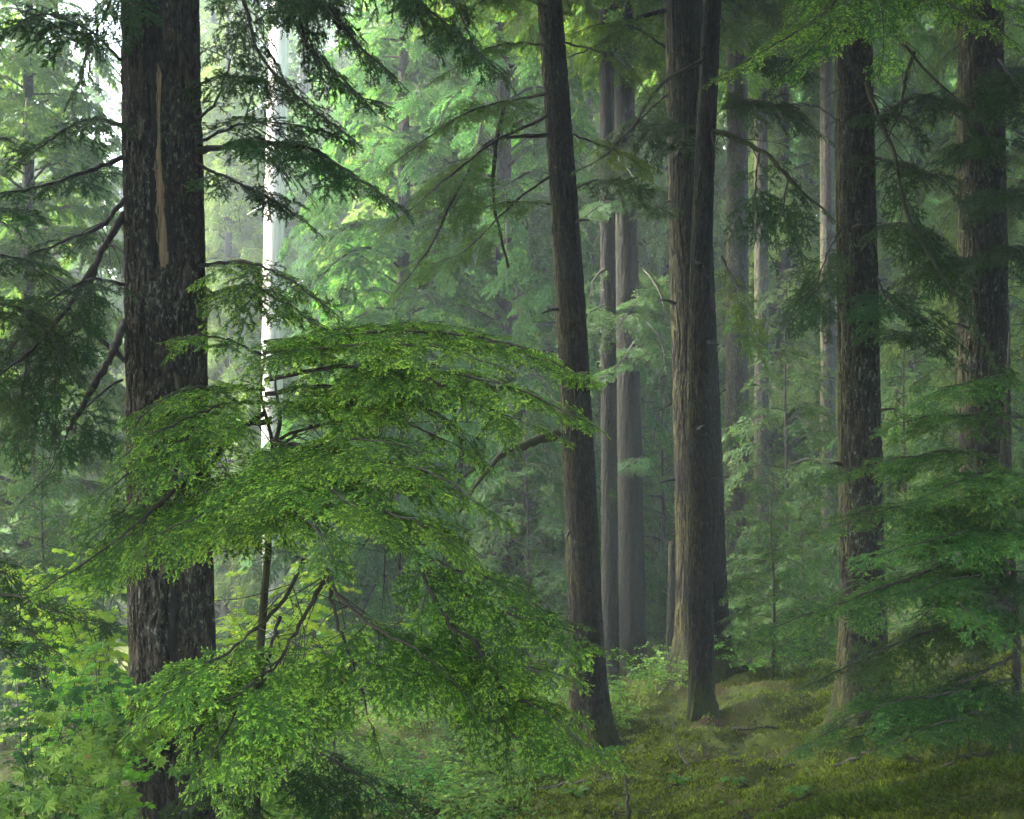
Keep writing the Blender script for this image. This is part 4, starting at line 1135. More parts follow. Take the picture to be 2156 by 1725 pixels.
sapling(1627, 1400, 1000, 20, 'slim sapling with a nodding tip to the right of the twin trunks', 0, 0.3)
sapling(1692, 1420, 1050, 21.5, 'slim sapling between the nodding sapling and the straight brown trunk', 1, 1.9)
sapling(1575, 1390, 1190, 22, 'short bushy sapling at the foot of the misty grey trunk', 1, 3.3)
sapling(968, 1560, 1440, 19, 'small sapling with bare lower stem behind the hanging bright sprays', 0, 2.2)
sapling(1200, 1500, 1270, 27, 'pale sapling in the mist left of the dark pair', 1, 0.9)
sapling(700, 1640, 1450, 17, 'low sapling among the ferny undergrowth behind the bright sprays', 1, 4.4)
sapling(1390, 1400, 1180, 30, 'hazy sapling between the dark pair and the twin trunks', 0, 5.2)
sapling(1960, 1420, 1190, 22, 'dim sapling between the straight brown trunk and the lichen freckled one', 0, 4.0)
for px, py, pt, D, lab, pr in [(1655, 1330, 560, 28, 'taller young hemlock layering pale boughs between twin trunks and straight brown trunk', 0),
                               (1905, 1340, 640, 27, 'young hemlock with wide boughs between straight brown trunk and lichened trunk', 1),
                               (2010, 1330, 760, 23.5, 'young hemlock close against the left side of the lichened trunk', 0),
                               (1395, 1350, 700, 33, 'young hemlock rising behind the gap left of the twin trunks', 1),
                               (1222, 1400, 800, 31, 'young hemlock just behind the leaning brown trunk', 0),
                               (1110, 1420, 780, 29, 'young hemlock in the mist left of the leaning brown trunk', 1),
                               (960, 1420, 760, 33, 'misty young hemlock over the right half of the bright sprays', 0),
                               (1560, 1330, 820, 34, 'young hemlock at the foot of the misty grey trunk', 1),
                               (2160, 1320, 500, 25, 'young hemlock right of the lichened trunk', 0),
                               (90, 1500, 900, 24, 'misty young hemlock behind the yellow green maple at far left', 1),
                               (660, 1420, 840, 31, 'misty young hemlock right of the snag foot', 0)]:
    sapling(px, py, pt, D, lab, pr, px * 0.01)
sapling(480, 1560, 1330, 21, 'pale sapling behind the massive trunk on its right', 1, 5.6)
sapling(880, 1480, 1270, 25, 'misty sapling seen through the gap beneath the middle sprays', 0, 1.1)

# ------------------------------------------------------------------ misty background hemlocks
GAPS = [('at the far left edge', [-90, 90, -20, 130]), ('left of the massive trunk', [60, 205, 120, 235]), ('between the massive trunk and the white snag', [480, 450, 500, 470]),
        ('just right of the white snag', [690, 640, 720, 655]), ('midway between the white snag and the leaning brown trunk', [850, 900, 830, 880]),
        ('just left of the leaning brown trunk', [1060, 1000, 1090, 1030]), ('between the leaning brown trunk and the dark pair', [1240, 1225, 1250, 1235]),
        ('between the dark pair and the twin trunks', [1390, 1375, 1400, 1385]), ('between the twin trunks and the straight brown trunk', [1650, 1700, 1575, 1660]),
        ('between the straight brown trunk and lichen freckled trunk', [1930, 1980, 1890, 1950]), ('beyond the lichen freckled trunk', [2180, 2140, 2230, 2160])]
ROWS = [('nearest', 31), ('second', 41), ('third', 54), ('farthest', 72)]
gb = np.random.default_rng(77)
FARTRUNK = trunk_mesh('trunk', (0, 0, 0), (0, 0, 20), 0.30, 0.12, M['bark_far'], hfine=22, dz=0.25, seg=24, bark=0.02, kr=6, flare=0.3, seed=50)
for gi, (gap, pxs) in enumerate(GAPS):
    for ri, (row, D0) in enumerate(ROWS):
        if gi == 1 and ri == 3:
            continue
        D0 = {0: (35, 52, 63, 78), 1: (29, 48, 58, 72), 2: (44, 52, 62, 76), 3: (43, 50, 58, 74), 6: (43, 50, 59, 74), 7: (42, 49, 58, 73), 8: (43, 51, 60, 74), 9: (42, 50, 58, 72)}.get(gi, (31, 41, 54, 72))[ri]
        D = D0 + gb.uniform(-2, 2)
        x = (pxs[ri] - HX) / F * D
        b = np.array([x, D, gz1(x, D) - 0.1])
        tr = thing('hemlock_tree', f'hazy hemlock, {row} row, {gap}', 'tree', b, 'hemlocks in the misty background')
        q = int(gb.integers(0, 4))
        H = {0: 22, 1: 30, 2: 35, 3: 40}[ri] * gb.uniform(0.8, 1.15)
        if gi in (0, 1, 2):
            H *= 0.9 if gi < 2 else 1.2
        s = H / CROWN_H[q]
        o = link('trunk', FARTRUNK, tr)
        o.scale = (s * 1.05, s * 1.05, H / 26 * 0.97)
        if ri == 0:
            add_crown(tr, CLOSE[gi % 2], 0, gb.uniform(0, 6.28), 0.95, H / 19)
        else:
            add_crown(tr, CROWN[q], 0, gb.uniform(0, 6.28), s ** 0.6 * 0.95, s)

# unseen hemlocks added beyond the left edge so their crowns shade the near trunks
for k, (x, y, q, H) in enumerate([(-9.6, 9.8, 1, 25), (-9.2, 4.6, 0, 25), (-8.6, -0.8, 2, 24), (-16, 12.0, 3, 27), (-15, 6, 1, 26), (-13.5, 22.5, 3, 36), (-19, 24, 1, 37), (-25, 26, 3, 36)]):
    b = np.array([x, y, gz1(x, y) - 0.1])
    tr = thing('hemlock_tree', 'tall hemlock beyond the left edge, shading the massive trunk', 'tree', b, 'unseen shade hemlocks added beyond the left edge')
    s = H / CROWN_H[q]
    o = link('trunk', FARTRUNK, tr)
    o.scale = (s * 1.05, s * 1.05, H / 26 * 0.97)
    add_crown(tr, CROWN[q], 3.0, k * 1.7, s ** 0.6, s * 0.9)
for k, (x, y, zc, sc_) in enumerate([(-11.5, 15.4, 14.0, 0.95), (-11.2, 20.6, 7.0, 0.62), (-17.5, 16.5, 17.0, 1.0)]):  # high crowns added out of view to block leaking sun
    b = np.array([x, y, gz1(x, y) - 0.1])
    tr = thing('hemlock_tree', 'tall hemlock beyond the left edge, shading the massive trunk', 'tree', b, 'unseen shade hemlocks added beyond the left edge')
    o = link('trunk', FARTRUNK, tr)
    add_crown(tr, HIGH[k % 2], zc, k * 2.1, sc_, 1.2)

for k, (x, y, q, H) in enumerate([(9.2, 8.5, 1, 25), (8.2, 3.0, 0, 25), (12.5, 14, 3, 27), (15, 20, 1, 28), (7.6, -3.2, 2, 24), (13.5, 6, 0, 27), (13.0, -0.5, 3, 27), (18, 12, 1, 27), (2.5, -7.5, 3, 26)]):  # unseen trees added at right to darken that side
    b = np.array([x, y, gz1(x, y) - 0.1])
    tr = thing('hemlock_tree', 'unseen tall hemlock added beyond the right edge to darken the forest floor', 'tree', b, 'unseen shade hemlocks added beyond the right edge')
    s = H / CROWN_H[q]
    o = link('trunk', FARTRUNK, tr)
    o.scale = (s * 1.05, s * 1.05, H / 26 * 0.97)
    add_crown(tr, CROWN[q], 2.0, k * 1.7, s ** 0.6, s * 0.95)

for k, (x, y) in enumerate([(4.3, 4.2), (6.8, 8.0), (3.4, -0.8), (9.6, 12.4), (8.6, 17.0), (6.4, 14.4), (9.8, 21.5)]):  # further unseen trees, added so high crowns shade the near right
    b = np.array([x, y, gz1(x, y) - 0.1])
    tr = thing('hemlock_tree', 'unseen tall hemlock added so its high crown darkens the right corner', 'tree', b, 'unseen hemlocks added to shade the right corner')
    o = link('trunk', FARTRUNK, tr)
    add_crown(tr, HIGH[k % 2], 10.5, k * 1.1, 1.0)

# ------------------------------------------------------------------ broadleaf shrubs
def maple_leaf():
    ang = np.radians([-128, -104, -86, -64, -44, -22, 0, 22, 44, 64, 86, 104, 128])
    rad = np.array([0.42, 0.40, 0.72, 0.50, 0.92, 0.56, 1.0, 0.56, 0.92, 0.50, 0.72, 0.40, 0.42])
    V, A = [np.zeros(3)], []
    for k in range(len(ang)):
        tip = k % 2 == 0
        a, r = ang[k], rad[k]
        if tip and 0 < k < len(ang) - 1:
            for da, rr in ((-0.13, 0.66), (-0.07, 0.86), (0, 1.0), (0.07, 0.86), (0.13, 0.66)):
                A.append((a + da, r * rr))
        else:
            A.append((a, r))
    for a, r in A:
        # valleys fold down, ribs stay up, tips droop
        rib = min(abs(a - t) for t in ang[::2])
        z = -0.55 * rib - 0.28 * r * r
        V.append([0.12 + r * math.cos(a), r * math.sin(a), z])
    V = np.array(V)
    n = len(V) - 1
    T = np.array([[0, k, k + 1] for k in range(1, n)])
    return V * 0.55, T


ML = maple_leaf()
OV = (np.array([[0, 0, 0], [0.35, 0.24, 0.03], [0.75, 0.2, -0.02], [1, 0, -0.1], [0.75, -0.2, -0.02], [0.35, -0.24, 0.03], [0.55, 0, -0.05]]),
      np.array([[6, 0, 5], [6, 5, 4], [6, 4, 3], [6, 3, 2], [6, 2, 1], [6, 1, 0]]))


def place_leaves(mb, tpl, pos, xd, up, size, tint):
    V, T = tpl
    xd = nrm(xd)
    up = nrm(up - (up * xd).sum(1, keepdims=True) * xd)
    yd = np.cross(up, xd)
    W = pos[:, None] + size[:, None, None] * (V[None, :, 0:1] * xd[:, None] + V[None, :, 1:2] * yd[:, None] + V[None, :, 2:3] * up[:, None])
    k = len(pos)
    TT = (T[None] + (np.arange(k) * len(V))[:, None, None]).reshape(-1, 3)
    mb.add(W.reshape(-1, 3), TT, 0, np.repeat(tint, len(V)))


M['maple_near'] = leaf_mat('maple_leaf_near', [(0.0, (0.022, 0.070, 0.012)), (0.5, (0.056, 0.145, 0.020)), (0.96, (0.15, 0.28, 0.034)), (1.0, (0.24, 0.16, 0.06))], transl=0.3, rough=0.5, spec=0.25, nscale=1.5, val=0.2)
M['maple_lit'] = leaf_mat('maple_leaf_lit', [(0.0, (0.11, 0.26, 0.018)), (0.6, (0.22, 0.40, 0.025)), (1.0, (0.36, 0.46, 0.035))], transl=0.5, rough=0.45, spec=0.3, nscale=1.2)  # brighter copy of the maple leaf; sunlight is put into its colour
M['shrub'] = leaf_mat('shrub_leaf', [(0.0, (0.035, 0.11, 0.016)), (0.6, (0.085, 0.21, 0.024)), (1.0, (0.18, 0.31, 0.032))], transl=0.38, rough=0.55, spec=0.2, nscale=1.5)


def shrub(name, label, cat, basep, tips, leaf, mat, size, npt, seed, group=None, layer=0.5, stem_r=0.012, face=0.25, tint=(0.2, 0.9), pair=True):
    """stems arch from the base to each tip; leaves stand in flat layers round the outer half of each stem"""
    g = np.random.default_rng(seed)
    b = np.asarray(basep, float)
    tr = thing(name, label, cat, b, group)
    mb = MB()
    pos, xd = [], []
    for k, t in enumerate(tips):
        t = np.asarray(t, float)
        mid = b + (t - b) * 0.5 + np.array([g.normal(0, 0.08), g.normal(0, 0.08), 0.16 * np.linalg.norm(t - b)])
        c = spline([b + g.normal(0, 0.03, 3) * [1, 1, 0], mid, t], 16)
        wb = MB()
        V, T = tube(c, np.linspace(stem_r, stem_r * 0.25, 16), 5, 0.12, k)
        wb.add(V, T)
        for q in range(npt):
            i = int(g.integers(7, 16))
            d = nrm(g.normal(0, 1, 3) * [1, 1, 0.25] + nrm(t - b) * [0.4, 0.4, 0])
            l = layer * g.uniform(0.3, 1.0)
            e = c[i] + d * l + np.array([0, 0, -0.10 * l])
            V, T = tube(spline([c[i], c[i] + d * l * 0.5 + [0, 0, 0.05 * l], e], 5), np.linspace(stem_r * 0.28, stem_r * 0.1, 5), 3)
            wb.add(V, T)
            m = max(1, int(l / (size * 0.8)))
            for u in np.linspace(0.35, 1.0, m + 1):
                pt = c[i] + (e - c[i]) * u
                sdv = nrm(np.cross([0, 0, 1.0], d))
                for sgn in ((1, -1) if pair else (g.choice([-1, 1]),)):
                    pos.append(pt + g.normal(0, 0.01, 3))
                    xd.append(d * 0.5 + sdv * sgn * 0.9 + np.array([0, 0, g.uniform(-0.35, 0.05)]))
        link('stem', wb.data('stem', [M['limb']], True, b), tr)
    pos, xd = np.array(pos), np.array(xd)
    n = len(pos)
    up = np.tile([0, -face, 1.0], (n, 1)) + g.normal(0, 0.28, (n, 3))
    tn = g.uniform(tint[0], tint[1], n)
    tn = np.where(g.random(n) < 0.004, 1.0, tn)
    place_leaves(mb, leaf, pos, xd, up, size * g.uniform(0.45, 1.2, n), tn)
    link('leaves', mb.data('leaves', [M[mat]], False, b), tr)
    return tr


def G(px, D, dz=0.0):
    x = (px - HX) / F * D
    return np.array([x, D, gz1(x, D) + dz])


# near maples at lower left
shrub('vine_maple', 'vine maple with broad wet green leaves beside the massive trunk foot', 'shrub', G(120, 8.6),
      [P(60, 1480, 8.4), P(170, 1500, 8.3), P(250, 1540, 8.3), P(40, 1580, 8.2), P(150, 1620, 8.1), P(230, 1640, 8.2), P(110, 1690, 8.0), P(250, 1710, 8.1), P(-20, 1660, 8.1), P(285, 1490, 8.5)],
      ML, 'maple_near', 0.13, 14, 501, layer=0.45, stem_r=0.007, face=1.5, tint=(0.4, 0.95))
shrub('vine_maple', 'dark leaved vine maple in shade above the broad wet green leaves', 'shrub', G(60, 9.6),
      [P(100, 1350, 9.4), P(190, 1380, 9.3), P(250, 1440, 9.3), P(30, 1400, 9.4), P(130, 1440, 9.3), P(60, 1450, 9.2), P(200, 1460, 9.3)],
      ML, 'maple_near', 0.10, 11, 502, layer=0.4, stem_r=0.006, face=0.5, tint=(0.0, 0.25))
# lit maples behind
YL = 'sunlit yellow green vine maples'
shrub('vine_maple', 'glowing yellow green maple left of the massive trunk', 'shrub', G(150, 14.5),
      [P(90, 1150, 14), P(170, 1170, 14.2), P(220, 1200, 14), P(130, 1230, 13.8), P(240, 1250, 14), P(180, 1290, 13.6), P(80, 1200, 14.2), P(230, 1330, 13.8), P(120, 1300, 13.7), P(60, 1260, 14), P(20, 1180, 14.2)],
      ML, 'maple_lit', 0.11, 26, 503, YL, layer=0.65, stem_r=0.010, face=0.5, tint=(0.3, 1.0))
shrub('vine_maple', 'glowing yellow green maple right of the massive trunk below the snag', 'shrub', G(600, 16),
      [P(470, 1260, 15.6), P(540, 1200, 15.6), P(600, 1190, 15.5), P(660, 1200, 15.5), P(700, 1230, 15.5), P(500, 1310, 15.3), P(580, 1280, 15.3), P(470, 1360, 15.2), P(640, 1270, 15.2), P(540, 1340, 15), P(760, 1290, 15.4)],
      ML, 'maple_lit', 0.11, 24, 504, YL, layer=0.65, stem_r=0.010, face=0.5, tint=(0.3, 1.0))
shrub('vine_maple', 'thin stemmed pale maple low against the left edge of the massive trunk', 'shrub', G(225, 12.2),
      [P(150, 1390, 12), P(230, 1360, 12), P(250, 1430, 11.9), P(180, 1450, 11.8), P(120, 1440, 11.9), P(260, 1500, 11.8), P(210, 1540, 11.7), P(90, 1500, 11.8)],
      ML, 'maple_lit', 0.10, 18, 505, YL, layer=0.5, stem_r=0.008, face=0.5, tint=(0.0, 0.6))
shrub('vine_maple', 'low maple thicket between the massive trunk and the thin mossy stem', 'shrub', G(520, 12.6),
      [P(470, 1480, 12.2), P(520, 1540, 12), P(580, 1500, 12.2), P(480, 1620, 11.8), P(560, 1650, 11.8), P(620, 1600, 12), P(640, 1690, 11.8)],
      ML, 'shrub', 0.09, 20, 506, layer=0.5, stem_r=0.007, face=0.5, tint=(0.4, 1.0))

# low bushes: (px, D, height, radius, label)
gs = np.random.default_rng(600)
BUSH = [(1375, 19.5, 0.55, 0.75, 'leafy bush between the dark pair and the twin trunks'), (1320, 19.0, 0.5, 0.6, 'leafy bush at the foot of the dark pair'),
        (1580, 19.6, 0.5, 0.6, 'bright leafy bush right beside the wide twin trunk base'), (1640, 20.5, 0.55, 0.7, 'leafy bush below the nodding sapling'),
        (1720, 20.0, 0.5, 0.6, 'leafy bush left of the straight brown trunk base'), (1275, 18.0, 0.4, 0.4, 'small bush right beside the leaning brown trunk base'),
        (1120, 17.6, 0.5, 0.7, 'low bush left of the leaning brown trunk base'), (1020, 16.6, 0.5, 0.7, 'low bush under the tip of the hanging bright sprays'),
        (930, 15.6, 0.5, 0.7, 'low bush in the middle of the mossy clearing edge'), (840, 15.2, 0.55, 0.7, 'low bush behind the dark low spray'),
        (760, 15.8, 0.6, 0.8, 'fresh green bush under the middle of the bright sprays'), (680, 15.0, 0.6, 0.8, 'fresh green bush beside the thin mossy stem'),
        (900, 20.5, 0.7, 1.0, 'hazy bush far behind the hanging bright sprays'), (1060, 22, 0.7, 1.0, 'hazy bush far left of the leaning brown trunk'),
        (1210, 24, 0.6, 0.8, 'hazy bush just behind the leaning brown trunk'), (1410, 24, 0.8, 0.8, 'tall bush behind the gap left of the twin trunks'),
        (960, 14.2, 0.4, 0.6, 'lush low bush just below the lowest tip of the bright sprays'), (1060, 14.7, 0.35, 0.5, 'lush low bush above the left end of the long dark fallen branch'), (880, 13.4, 0.45, 0.6, 'lush low bush right of the dark low spray tip'), (1150, 15.4, 0.3, 0.4, 'small lush bush between the long fallen branch and the leaning trunk'), (1000, 13.2, 0.3, 0.5, 'lush low bush at the near edge left of the fallen branch'), (1950, 19.5, 0.5, 0.7, 'dim bush between the two right trunks'), (1780, 22, 0.6, 0.8, 'dim bush behind the straight brown trunk')]
for k, (px, D, h, rad, lab) in enumerate(BUSH):
    b = G(px, D, -0.03)
    tips = [b + np.array([rad * math.cos(a) * u, rad * math.sin(a) * u, h * gs.uniform(0.6, 1.15) + 0.1]) for a, u in zip(gs.uniform(0, 6.28, 9), np.sqrt(gs.uniform(0.05, 1, 9)))]
    shrub('huckleberry_bush', lab, 'bush', b, tips, OV, 'shrub', 0.055, 10, 610 + k, 'low leafy bushes on the forest floor', layer=0.3, stem_r=0.006, face=0.2, tint=(0.1, 0.95))

OVN = (OV[0] * np.array([1.0, 0.42, 1.0]), OV[1])


def fern(px, D, size, nf, label, seed):
    g = np.random.default_rng(seed)
    b = G(px, D, 0.08)
    mb = MB()
    for k in range(nf):
        a = k * 2.4 + g.uniform(-0.3, 0.3)
        L_ = size * g.uniform(0.7, 1.1)
        d = np.array([math.cos(a), math.sin(a), 0])
        c = spline([b, b + d * L_ * 0.4 + [0, 0, 0.45 * L_], b + d * L_ + [0, 0, 0.25 * L_]], 18)
        V, T = tube(c, np.linspace(0.003, 0.001, 18), 3)
        mb.add(V, T, 1)
        t, sv, uu = frames(c)
        i = np.repeat(np.arange(2, 18), 2)
        sg = np.tile([1.0, -1.0], 16)
        w = np.sin(np.linspace(0.35, 3.0, 16)).repeat(2) * 0.26 * L_ + 0.008
        place_leaves(mb, OVN, c[i], sv[i] * sg[:, None] + t[i] * 0.35, uu[i], w, g.uniform(0.0, 0.4, 32))
    tr = tag(link('fern', mb.data('fern', [M['shrub'], M['twig']], False, b)), label, 'fern', 'small ferns on the mossy floor')
    tr.location = tuple(b)


for k, (px, D, sz, nf, lab) in enumerate([(1300, 16.4, 0.22, 7, 'small fern beside the leaning brown trunk base'), (1215, 13.3, 0.16, 6, 'tiny fern in front of the long dark fallen branch'),
                                          (1545, 12.9, 0.15, 6, 'tiny fern near the pale thin stick'), (2020, 11.6, 0.2, 7, 'dim fern near the mossy log at right'),
                                          (1430, 13.2, 0.16, 6, 'tiny fern below the grey bent stick'), (1680, 12.0, 0.17, 7, 'small fern above the left end of the mossy log'),
                                          (1090, 15.6, 0.25, 8, 'fern among the lush low bushes'), (1120, 12.6, 0.16, 6, 'tiny fern at the near edge below the fallen branch')]):
    fern(px, D, sz, nf, lab, 900 + k)

# ------------------------------------------------------------------ ground cover
def cover():
    g = np.random.default_rng(700)
    # small leaves in drifts
    n = 60000
    D = g.uniform(10.5, 30, n) ** 1.0
    px = g.uniform(380, 2200, n)
    x = (px - HX) / F * D
    p3 = np.stack([x, D, 0 * x], 1)
    f = fbm(p3 * 0.8, 71, 3)
    left = np.clip((1300 - px) / 500, 0, 1)
    keep = g.random(n) < np.clip((f - 0.42) * 5, 0, 1) * (0.12 + 0.88 * left) + 0.35 * left * (f > 0.4) + 0.05
    x, D = x[keep], D[keep]
    n = len(x)
    hgt = np.abs(g.normal(0, 0.11, n)) * (0.5 + left[keep]) + 0.03
    pos = np.stack([x, D, gz(x, D) + hgt], 1)
    a = g.uniform(0, 6.28, n)
    xd = np.stack([np.cos(a), np.sin(a), g.uniform(-0.4, 0.1, n)], 1)
    up = np.tile([0, -0.3, 1.0], (n, 1)) + g.normal(0, 0.3, (n, 3))
    mb = MB()
    lf = left[keep]
    big = g.random(n) < 0.25 * lf
    place_leaves(mb, OV, pos[~big], xd[~big], up[~big], (g.uniform(0.02, 0.045, n) * (1 + 0.5 * lf))[~big], (g.uniform(0.0, 0.5, n) + 0.45 * lf)[~big])
    place_leaves(mb, ML, pos[big], xd[big], up[big], g.uniform(0.06, 0.11, big.sum()), g.uniform(0.5, 1.0, big.sum()))
    o = link('undergrowth', mb.data('undergrowth', [M['shrub']]))
    o['kind'] = 'stuff'
    # moss tufts: short upright blades
    n = 620000
    D = 9.3 + 17 * g.random(n) ** 1.25
    px = g.uniform(820, 2210, n)
    x = (px - HX) / F * D
    p3 = np.stack([x, D, 0 * x], 1)
    f = fbm(p3 * 0.75, 72, 3)
    keep = g.random(n) < np.clip((f - 0.33) * 6, 0.10, 1)
    x, D = x[keep], D[keep]
    n = len(x)
    z = gz(x, D) + 0.11 * (1 - np.abs(vnoise(np.stack([x, D, 0 * x], 1) * 4.2, 21) - 0.5) * 2)
    a = g.uniform(0, 6.28, n)
    d = np.stack([np.cos(a), np.sin(a), g.uniform(0.2, 1.4, n)], 1)
    ln = g.uniform(0.02, 0.06, n) * (0.75 + D / 45)
    w = np.stack([-np.sin(a), np.cos(a), 0 * a], 1) * (g.uniform(0.005, 0.013, n) * (0.7 + D / 40))[:, None]
    b = np.stack([x, D, z - 0.008], 1)
    V = np.stack([b - w, b + w, b + nrm(d) * ln[:, None]], 1).reshape(-1, 3)
    mm = leaf_mat('moss_blade', [(0.0, (0.020, 0.034, 0.003)), (0.5, (0.066, 0.104, 0.006)), (1.0, (0.18, 0.215, 0.013))], transl=0.35, rough=0.7, spec=0.15, nscale=2.5, val=0.35)
    o = link('moss', mesh_data('moss', V, np.arange(3 * n).reshape(-1, 3), [mm], tint=np.repeat(g.random(n), 3)))
    o['kind'] = 'stuff'
    # brown litter: twigs and fallen needles
    n = 45000
    D = 9.3 + 15 * g.random(n) ** 0.9
    px = g.uniform(1150, 2210, n)
    x = (px - HX) / F * D
    z = gz(x, D) + 0.055
    a = g.uniform(0, 6.28, n)
    ln = g.uniform(0.02, 0.14, n)
    d = np.stack([np.cos(a), np.sin(a), g.normal(0, 0.15, n)], 1) * ln[:, None]
    w = np.stack([-np.sin(a), np.cos(a), 0.5 + 0 * a], 1) * g.uniform(0.003, 0.009, n)[:, None]
    b = np.stack([x, D, z], 1)
    V = np.stack([b - w, b + w, b + d], 1).reshape(-1, 3)
    o = link('forest_litter', mesh_data('forest_litter', V, np.arange(3 * n).reshape(-1, 3), [M['dead']]))
    o['kind'] = 'stuff'


cover()

# ------------------------------------------------------------------ sticks and the mossy log
def stick(label, pts, r, mat, lift=0.05, name='fallen_branch'):
    w = []
    for k, (px, D, h) in enumerate(pts):
        q = G(px, D)
        q[2] += lift + h
        w.append(q)
    b = w[0].copy()
    c = spline(w, 20)
    g = np.random.default_rng(len(label))
    c = c + g.normal(0, 0.008, c.shape)
    mb = MB()
    V, T = tube(c, np.linspace(r, r * 0.45, 20), 7, 0.2, 4)
    mb.add(V, T)
    for q in range(4):
        i = int(g.integers(4, 18))
        d = nrm(g.normal(0, 1, 3) * [1, 1, 0.4])
        V, T = tube(np.array([c[i], c[i] + d * 0.12, c[i] + d * 0.24 + [0, 0, 0.03]]), [r * 0.3, r * 0.2, r * 0.1], 4)
        mb.add(V, T)
    o = link(name, mb.data(name, [M[mat]], True, b))
    o.location = tuple(b)
    tag(o, label, 'stick', 'dead sticks on the mossy floor')


stick('long dark fallen branch lying level on the moss below the leaning brown trunk', [(1085, 13.9, 0.0), (1150, 14.0, 0.1), (1230, 13.9, 0.06), (1310, 13.7, 0.04)], 0.022, 'limb')
stick('short dark stick standing upright out of the moss', [(1326, 12.6, -0.1), (1318, 12.7, 0.25), (1310, 12.75, 0.48)], 0.020, 'limb', name='upright_stick')
stick('grey bent stick leaning on the moss below the thin reddish trunk', [(1462, 14.0, 0.0), (1445, 14.5, 0.07), (1425, 15.2, 0.12), (1416, 15.7, 0.16)], 0.016, 'dead')
stick('brown stick on the moss in front of the straight trunk', [(1620, 13.2, 0.02), (1670, 13.4, 0.04), (1720, 13.7, 0.05)], 0.014, 'limb')
stick('pale thin stick low in the moss beside the grey bent one', [(1490, 12.9, 0.0), (1530, 12.8, 0.04), (1590, 12.9, 0.03)], 0.012, 'dead')
stick('thick grey fallen limb lying across the moss left of the mossy log', [(1555, 11.4, 0.02), (1620, 11.7, 0.05), (1700, 11.9, 0.04)], 0.022, 'dead')
stick('forked dark stick in the moss below the straight brown trunk', [(1760, 12.6, 0.03), (1830, 12.4, 0.06), (1905, 12.5, 0.05)], 0.016, 'limb')
stick('short pale stick between the upright stick and the grey bent stick', [(1365, 13.3, 0.03), (1400, 13.1, 0.05), (1432, 13.2, 0.04)], 0.014, 'dead')
stick('slender dead stem sloping down the bank behind the mossy log', [(1950, 11.0, 0.05), (2030, 10.9, 0.1), (2110, 11.1, 0.12)], 0.014, 'dead')
stick('curved dark twig near the twin trunk base', [(1545, 16.2, 0.05), (1590, 16.0, 0.08), (1640, 16.2, 0.06)], 0.018, 'limb')
stick('long thin grey twig at the near edge right of the upright stick', [(1380, 12.3, 0.03), (1450, 12.2, 0.06), (1530, 12.35, 0.05)], 0.011, 'dead')
stick('dark broken twig lying past the leaning brown trunk base', [(1275, 17.2, 0.05), (1300, 17.0, 0.06), (1330, 16.8, 0.05)], 0.013, 'limb')


def log():
    b = G(1900, 9.9)
    pts = [G(1480, 10.3, -0.10), G(1620, 10.2, -0.03), G(1780, 10.0, 0.03), G(1930, 9.8, 0.08), G(2080, 9.6, 0.12), G(2260, 9.4, 0.15)]
    n = 150
    c = spline(pts, n)
    seg = 40
    t, s, u = frames(c)
    a = np.linspace(0, 2 * math.pi, seg, endpoint=False)
    r = np.linspace(0.12, 0.20, n)
    CA = np.stack([c[:, None, 0] + 0 * a, c[:, None, 1] + np.cos(a) * 0.3, c[:, None, 2] + np.sin(a) * 0.3], -1)
    rr = r[:, None] * (1 + 0.45 * (fbm(CA * 4, 81, 3) - 0.5)) + 0.03 * (vnoise(CA * 22, 82) - 0.5)
    V = c[:, None] + rr[..., None] * (np.cos(a)[None, :, None] * s[:, None] + np.sin(a)[None, :, None] * u[:, None])
    V = V.reshape(-1, 3)
    i = (np.arange(n - 1)[:, None] * seg + np.arange(seg)[None]).ravel()
    j = (np.arange(n - 1)[:, None] * seg + (np.arange(seg)[None] + 1) % seg).ravel()
    Q = np.stack([i, j, j + seg, i + seg], 1)
    o = thing('mossy_log', 'half buried fallen log under thick moss in the dark near corner', 'log', b)
    mlog = simple_mat('log_moss', (0.028, 0.032, 0.008), (0.10, 0.10, 0.018), 16, 0.95, (1, 1, 1), 1.0, 0.1)
    link('wood', mesh_data('wood', V - b, Q, [mlog], smooth=True), o)
    g = np.random.default_rng(83)
    m = 80000
    k = g.integers(0, len(V), m)
    ctr = np.repeat(c, seg, 0)
    nn = nrm(V - ctr)
    keep = nn[k][:, 2] > -0.35
    k = k[keep]
    m = len(k)
    p = V[k] + g.normal(0, 0.012, (m, 3)) - nn[k] * 0.01
    d = nrm(nn[k] + g.normal(0, 0.6, (m, 3)))
    w = nrm(np.cross(d, g.normal(0, 1, (m, 3)))) * 0.007
    W = np.stack([p - w, p + w, p + d * g.uniform(0.02, 0.06, m)[:, None]], 1).reshape(-1, 3)
    link('moss', mesh_data('moss', W - b, np.arange(3 * m).reshape(-1, 3), [bpy.data.materials['moss_blade']], tint=np.repeat(g.random(m) * 0.7, 3)), o)


log()

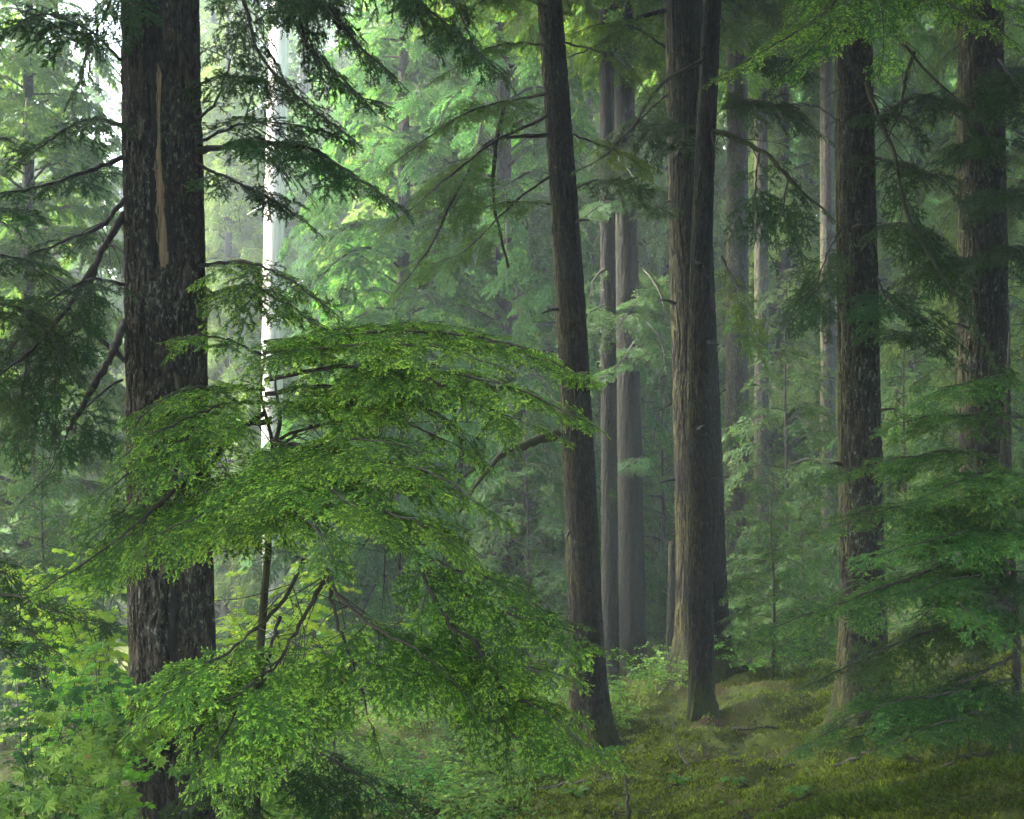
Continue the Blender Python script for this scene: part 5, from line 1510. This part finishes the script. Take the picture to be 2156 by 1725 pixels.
# ------------------------------------------------------------------ haze
def haze():
    x0, x1, y0, y1, z0, z1 = -125, 125, -15, 180, -14, 48
    V = [(x, y, z) for x in (x0, x1) for y in (y0, y1) for z in (z0, z1)]
    Q = [(0, 1, 3, 2), (4, 6, 7, 5), (0, 4, 5, 1), (2, 3, 7, 6), (0, 2, 6, 4), (1, 5, 7, 3)]
    m, nt, out = new_mat('haze')
    v = nt.nodes.new('ShaderNodeVolumePrincipled')
    v.inputs['Color'].default_value = (0.77, 0.91, 0.92, 1)
    v.inputs['Density'].default_value = HAZE_D
    v.inputs['Anisotropy'].default_value = HAZE_G
    v.inputs['Density Attribute'].default_value = ''
    nt.links.new(v.outputs[0], out.inputs['Volume'])
    o = link('haze', mesh_data('haze', np.array(V, float), np.array(Q), [m]))
    o['kind'] = 'stuff'


HAZE_D, HAZE_G = 0.0024, 0.45
haze()

# ------------------------------------------------------------------ light, sky, camera
SUN_AZ, SUN_EL = math.radians(-82), math.radians(38)      # azimuth from the view axis (+Y), negative = left
w = bpy.data.worlds.new('World')
SC.world = w
w.use_nodes = True
nt = w.node_tree
bg = nt.nodes['Background']
sky = nt.nodes.new('ShaderNodeTexSky')
sky.sky_type = 'NISHITA'
sky.sun_disc = False
sky.sun_elevation = SUN_EL
sky.sun_rotation = SUN_AZ % (2 * math.pi)
sky.air_density = 1.0
sky.dust_density = 3.0
hs = nt.nodes.new('ShaderNodeHueSaturation')
hs.inputs['Saturation'].default_value = 0.65
nt.links.new(sky.outputs[0], hs.inputs['Color'])
nt.links.new(hs.outputs[0], bg.inputs[0])
bg.inputs[1].default_value = 0.15
sl = bpy.data.lights.new('sun', 'SUN')
sl.energy = 3.3
sl.angle = math.radians(38.0)
sl.color = (1.0, 0.93, 0.80)
so = bpy.data.objects.new('sun', sl)
COL.objects.link(so)
so.location = (-20, 20, 40)
so.rotation_euler = (math.pi / 2 - SUN_EL, 0, math.pi - SUN_AZ)

cam = bpy.data.cameras.new('camera')
cam.sensor_width = 36
cam.sensor_fit = 'HORIZONTAL'
cam.lens = 36 * F / 2156
cam.shift_y = -82.5 / 2156
cam.clip_start = 0.1
cam.clip_end = 1000
co = bpy.data.objects.new('camera', cam)
COL.objects.link(co)
co.location = (0, 0, CZ)
co.rotation_euler = (math.pi / 2, 0, 0)
SC.camera = co

SC.view_settings.view_transform = 'Standard'
SC.view_settings.look = 'None'
SC.view_settings.gamma = 1.0
SC.view_settings.exposure = 4.2
c = SC.cycles
c.use_denoising = True
c.max_bounces = 6
c.diffuse_bounces = 3
c.glossy_bounces = 2
c.transmission_bounces = 3
c.volume_bounces = 0
c.sample_clamp_indirect = 6.0
c.use_adaptive_sampling = True
c.adaptive_threshold = 0.006
SC.render.filter_size = 1.2
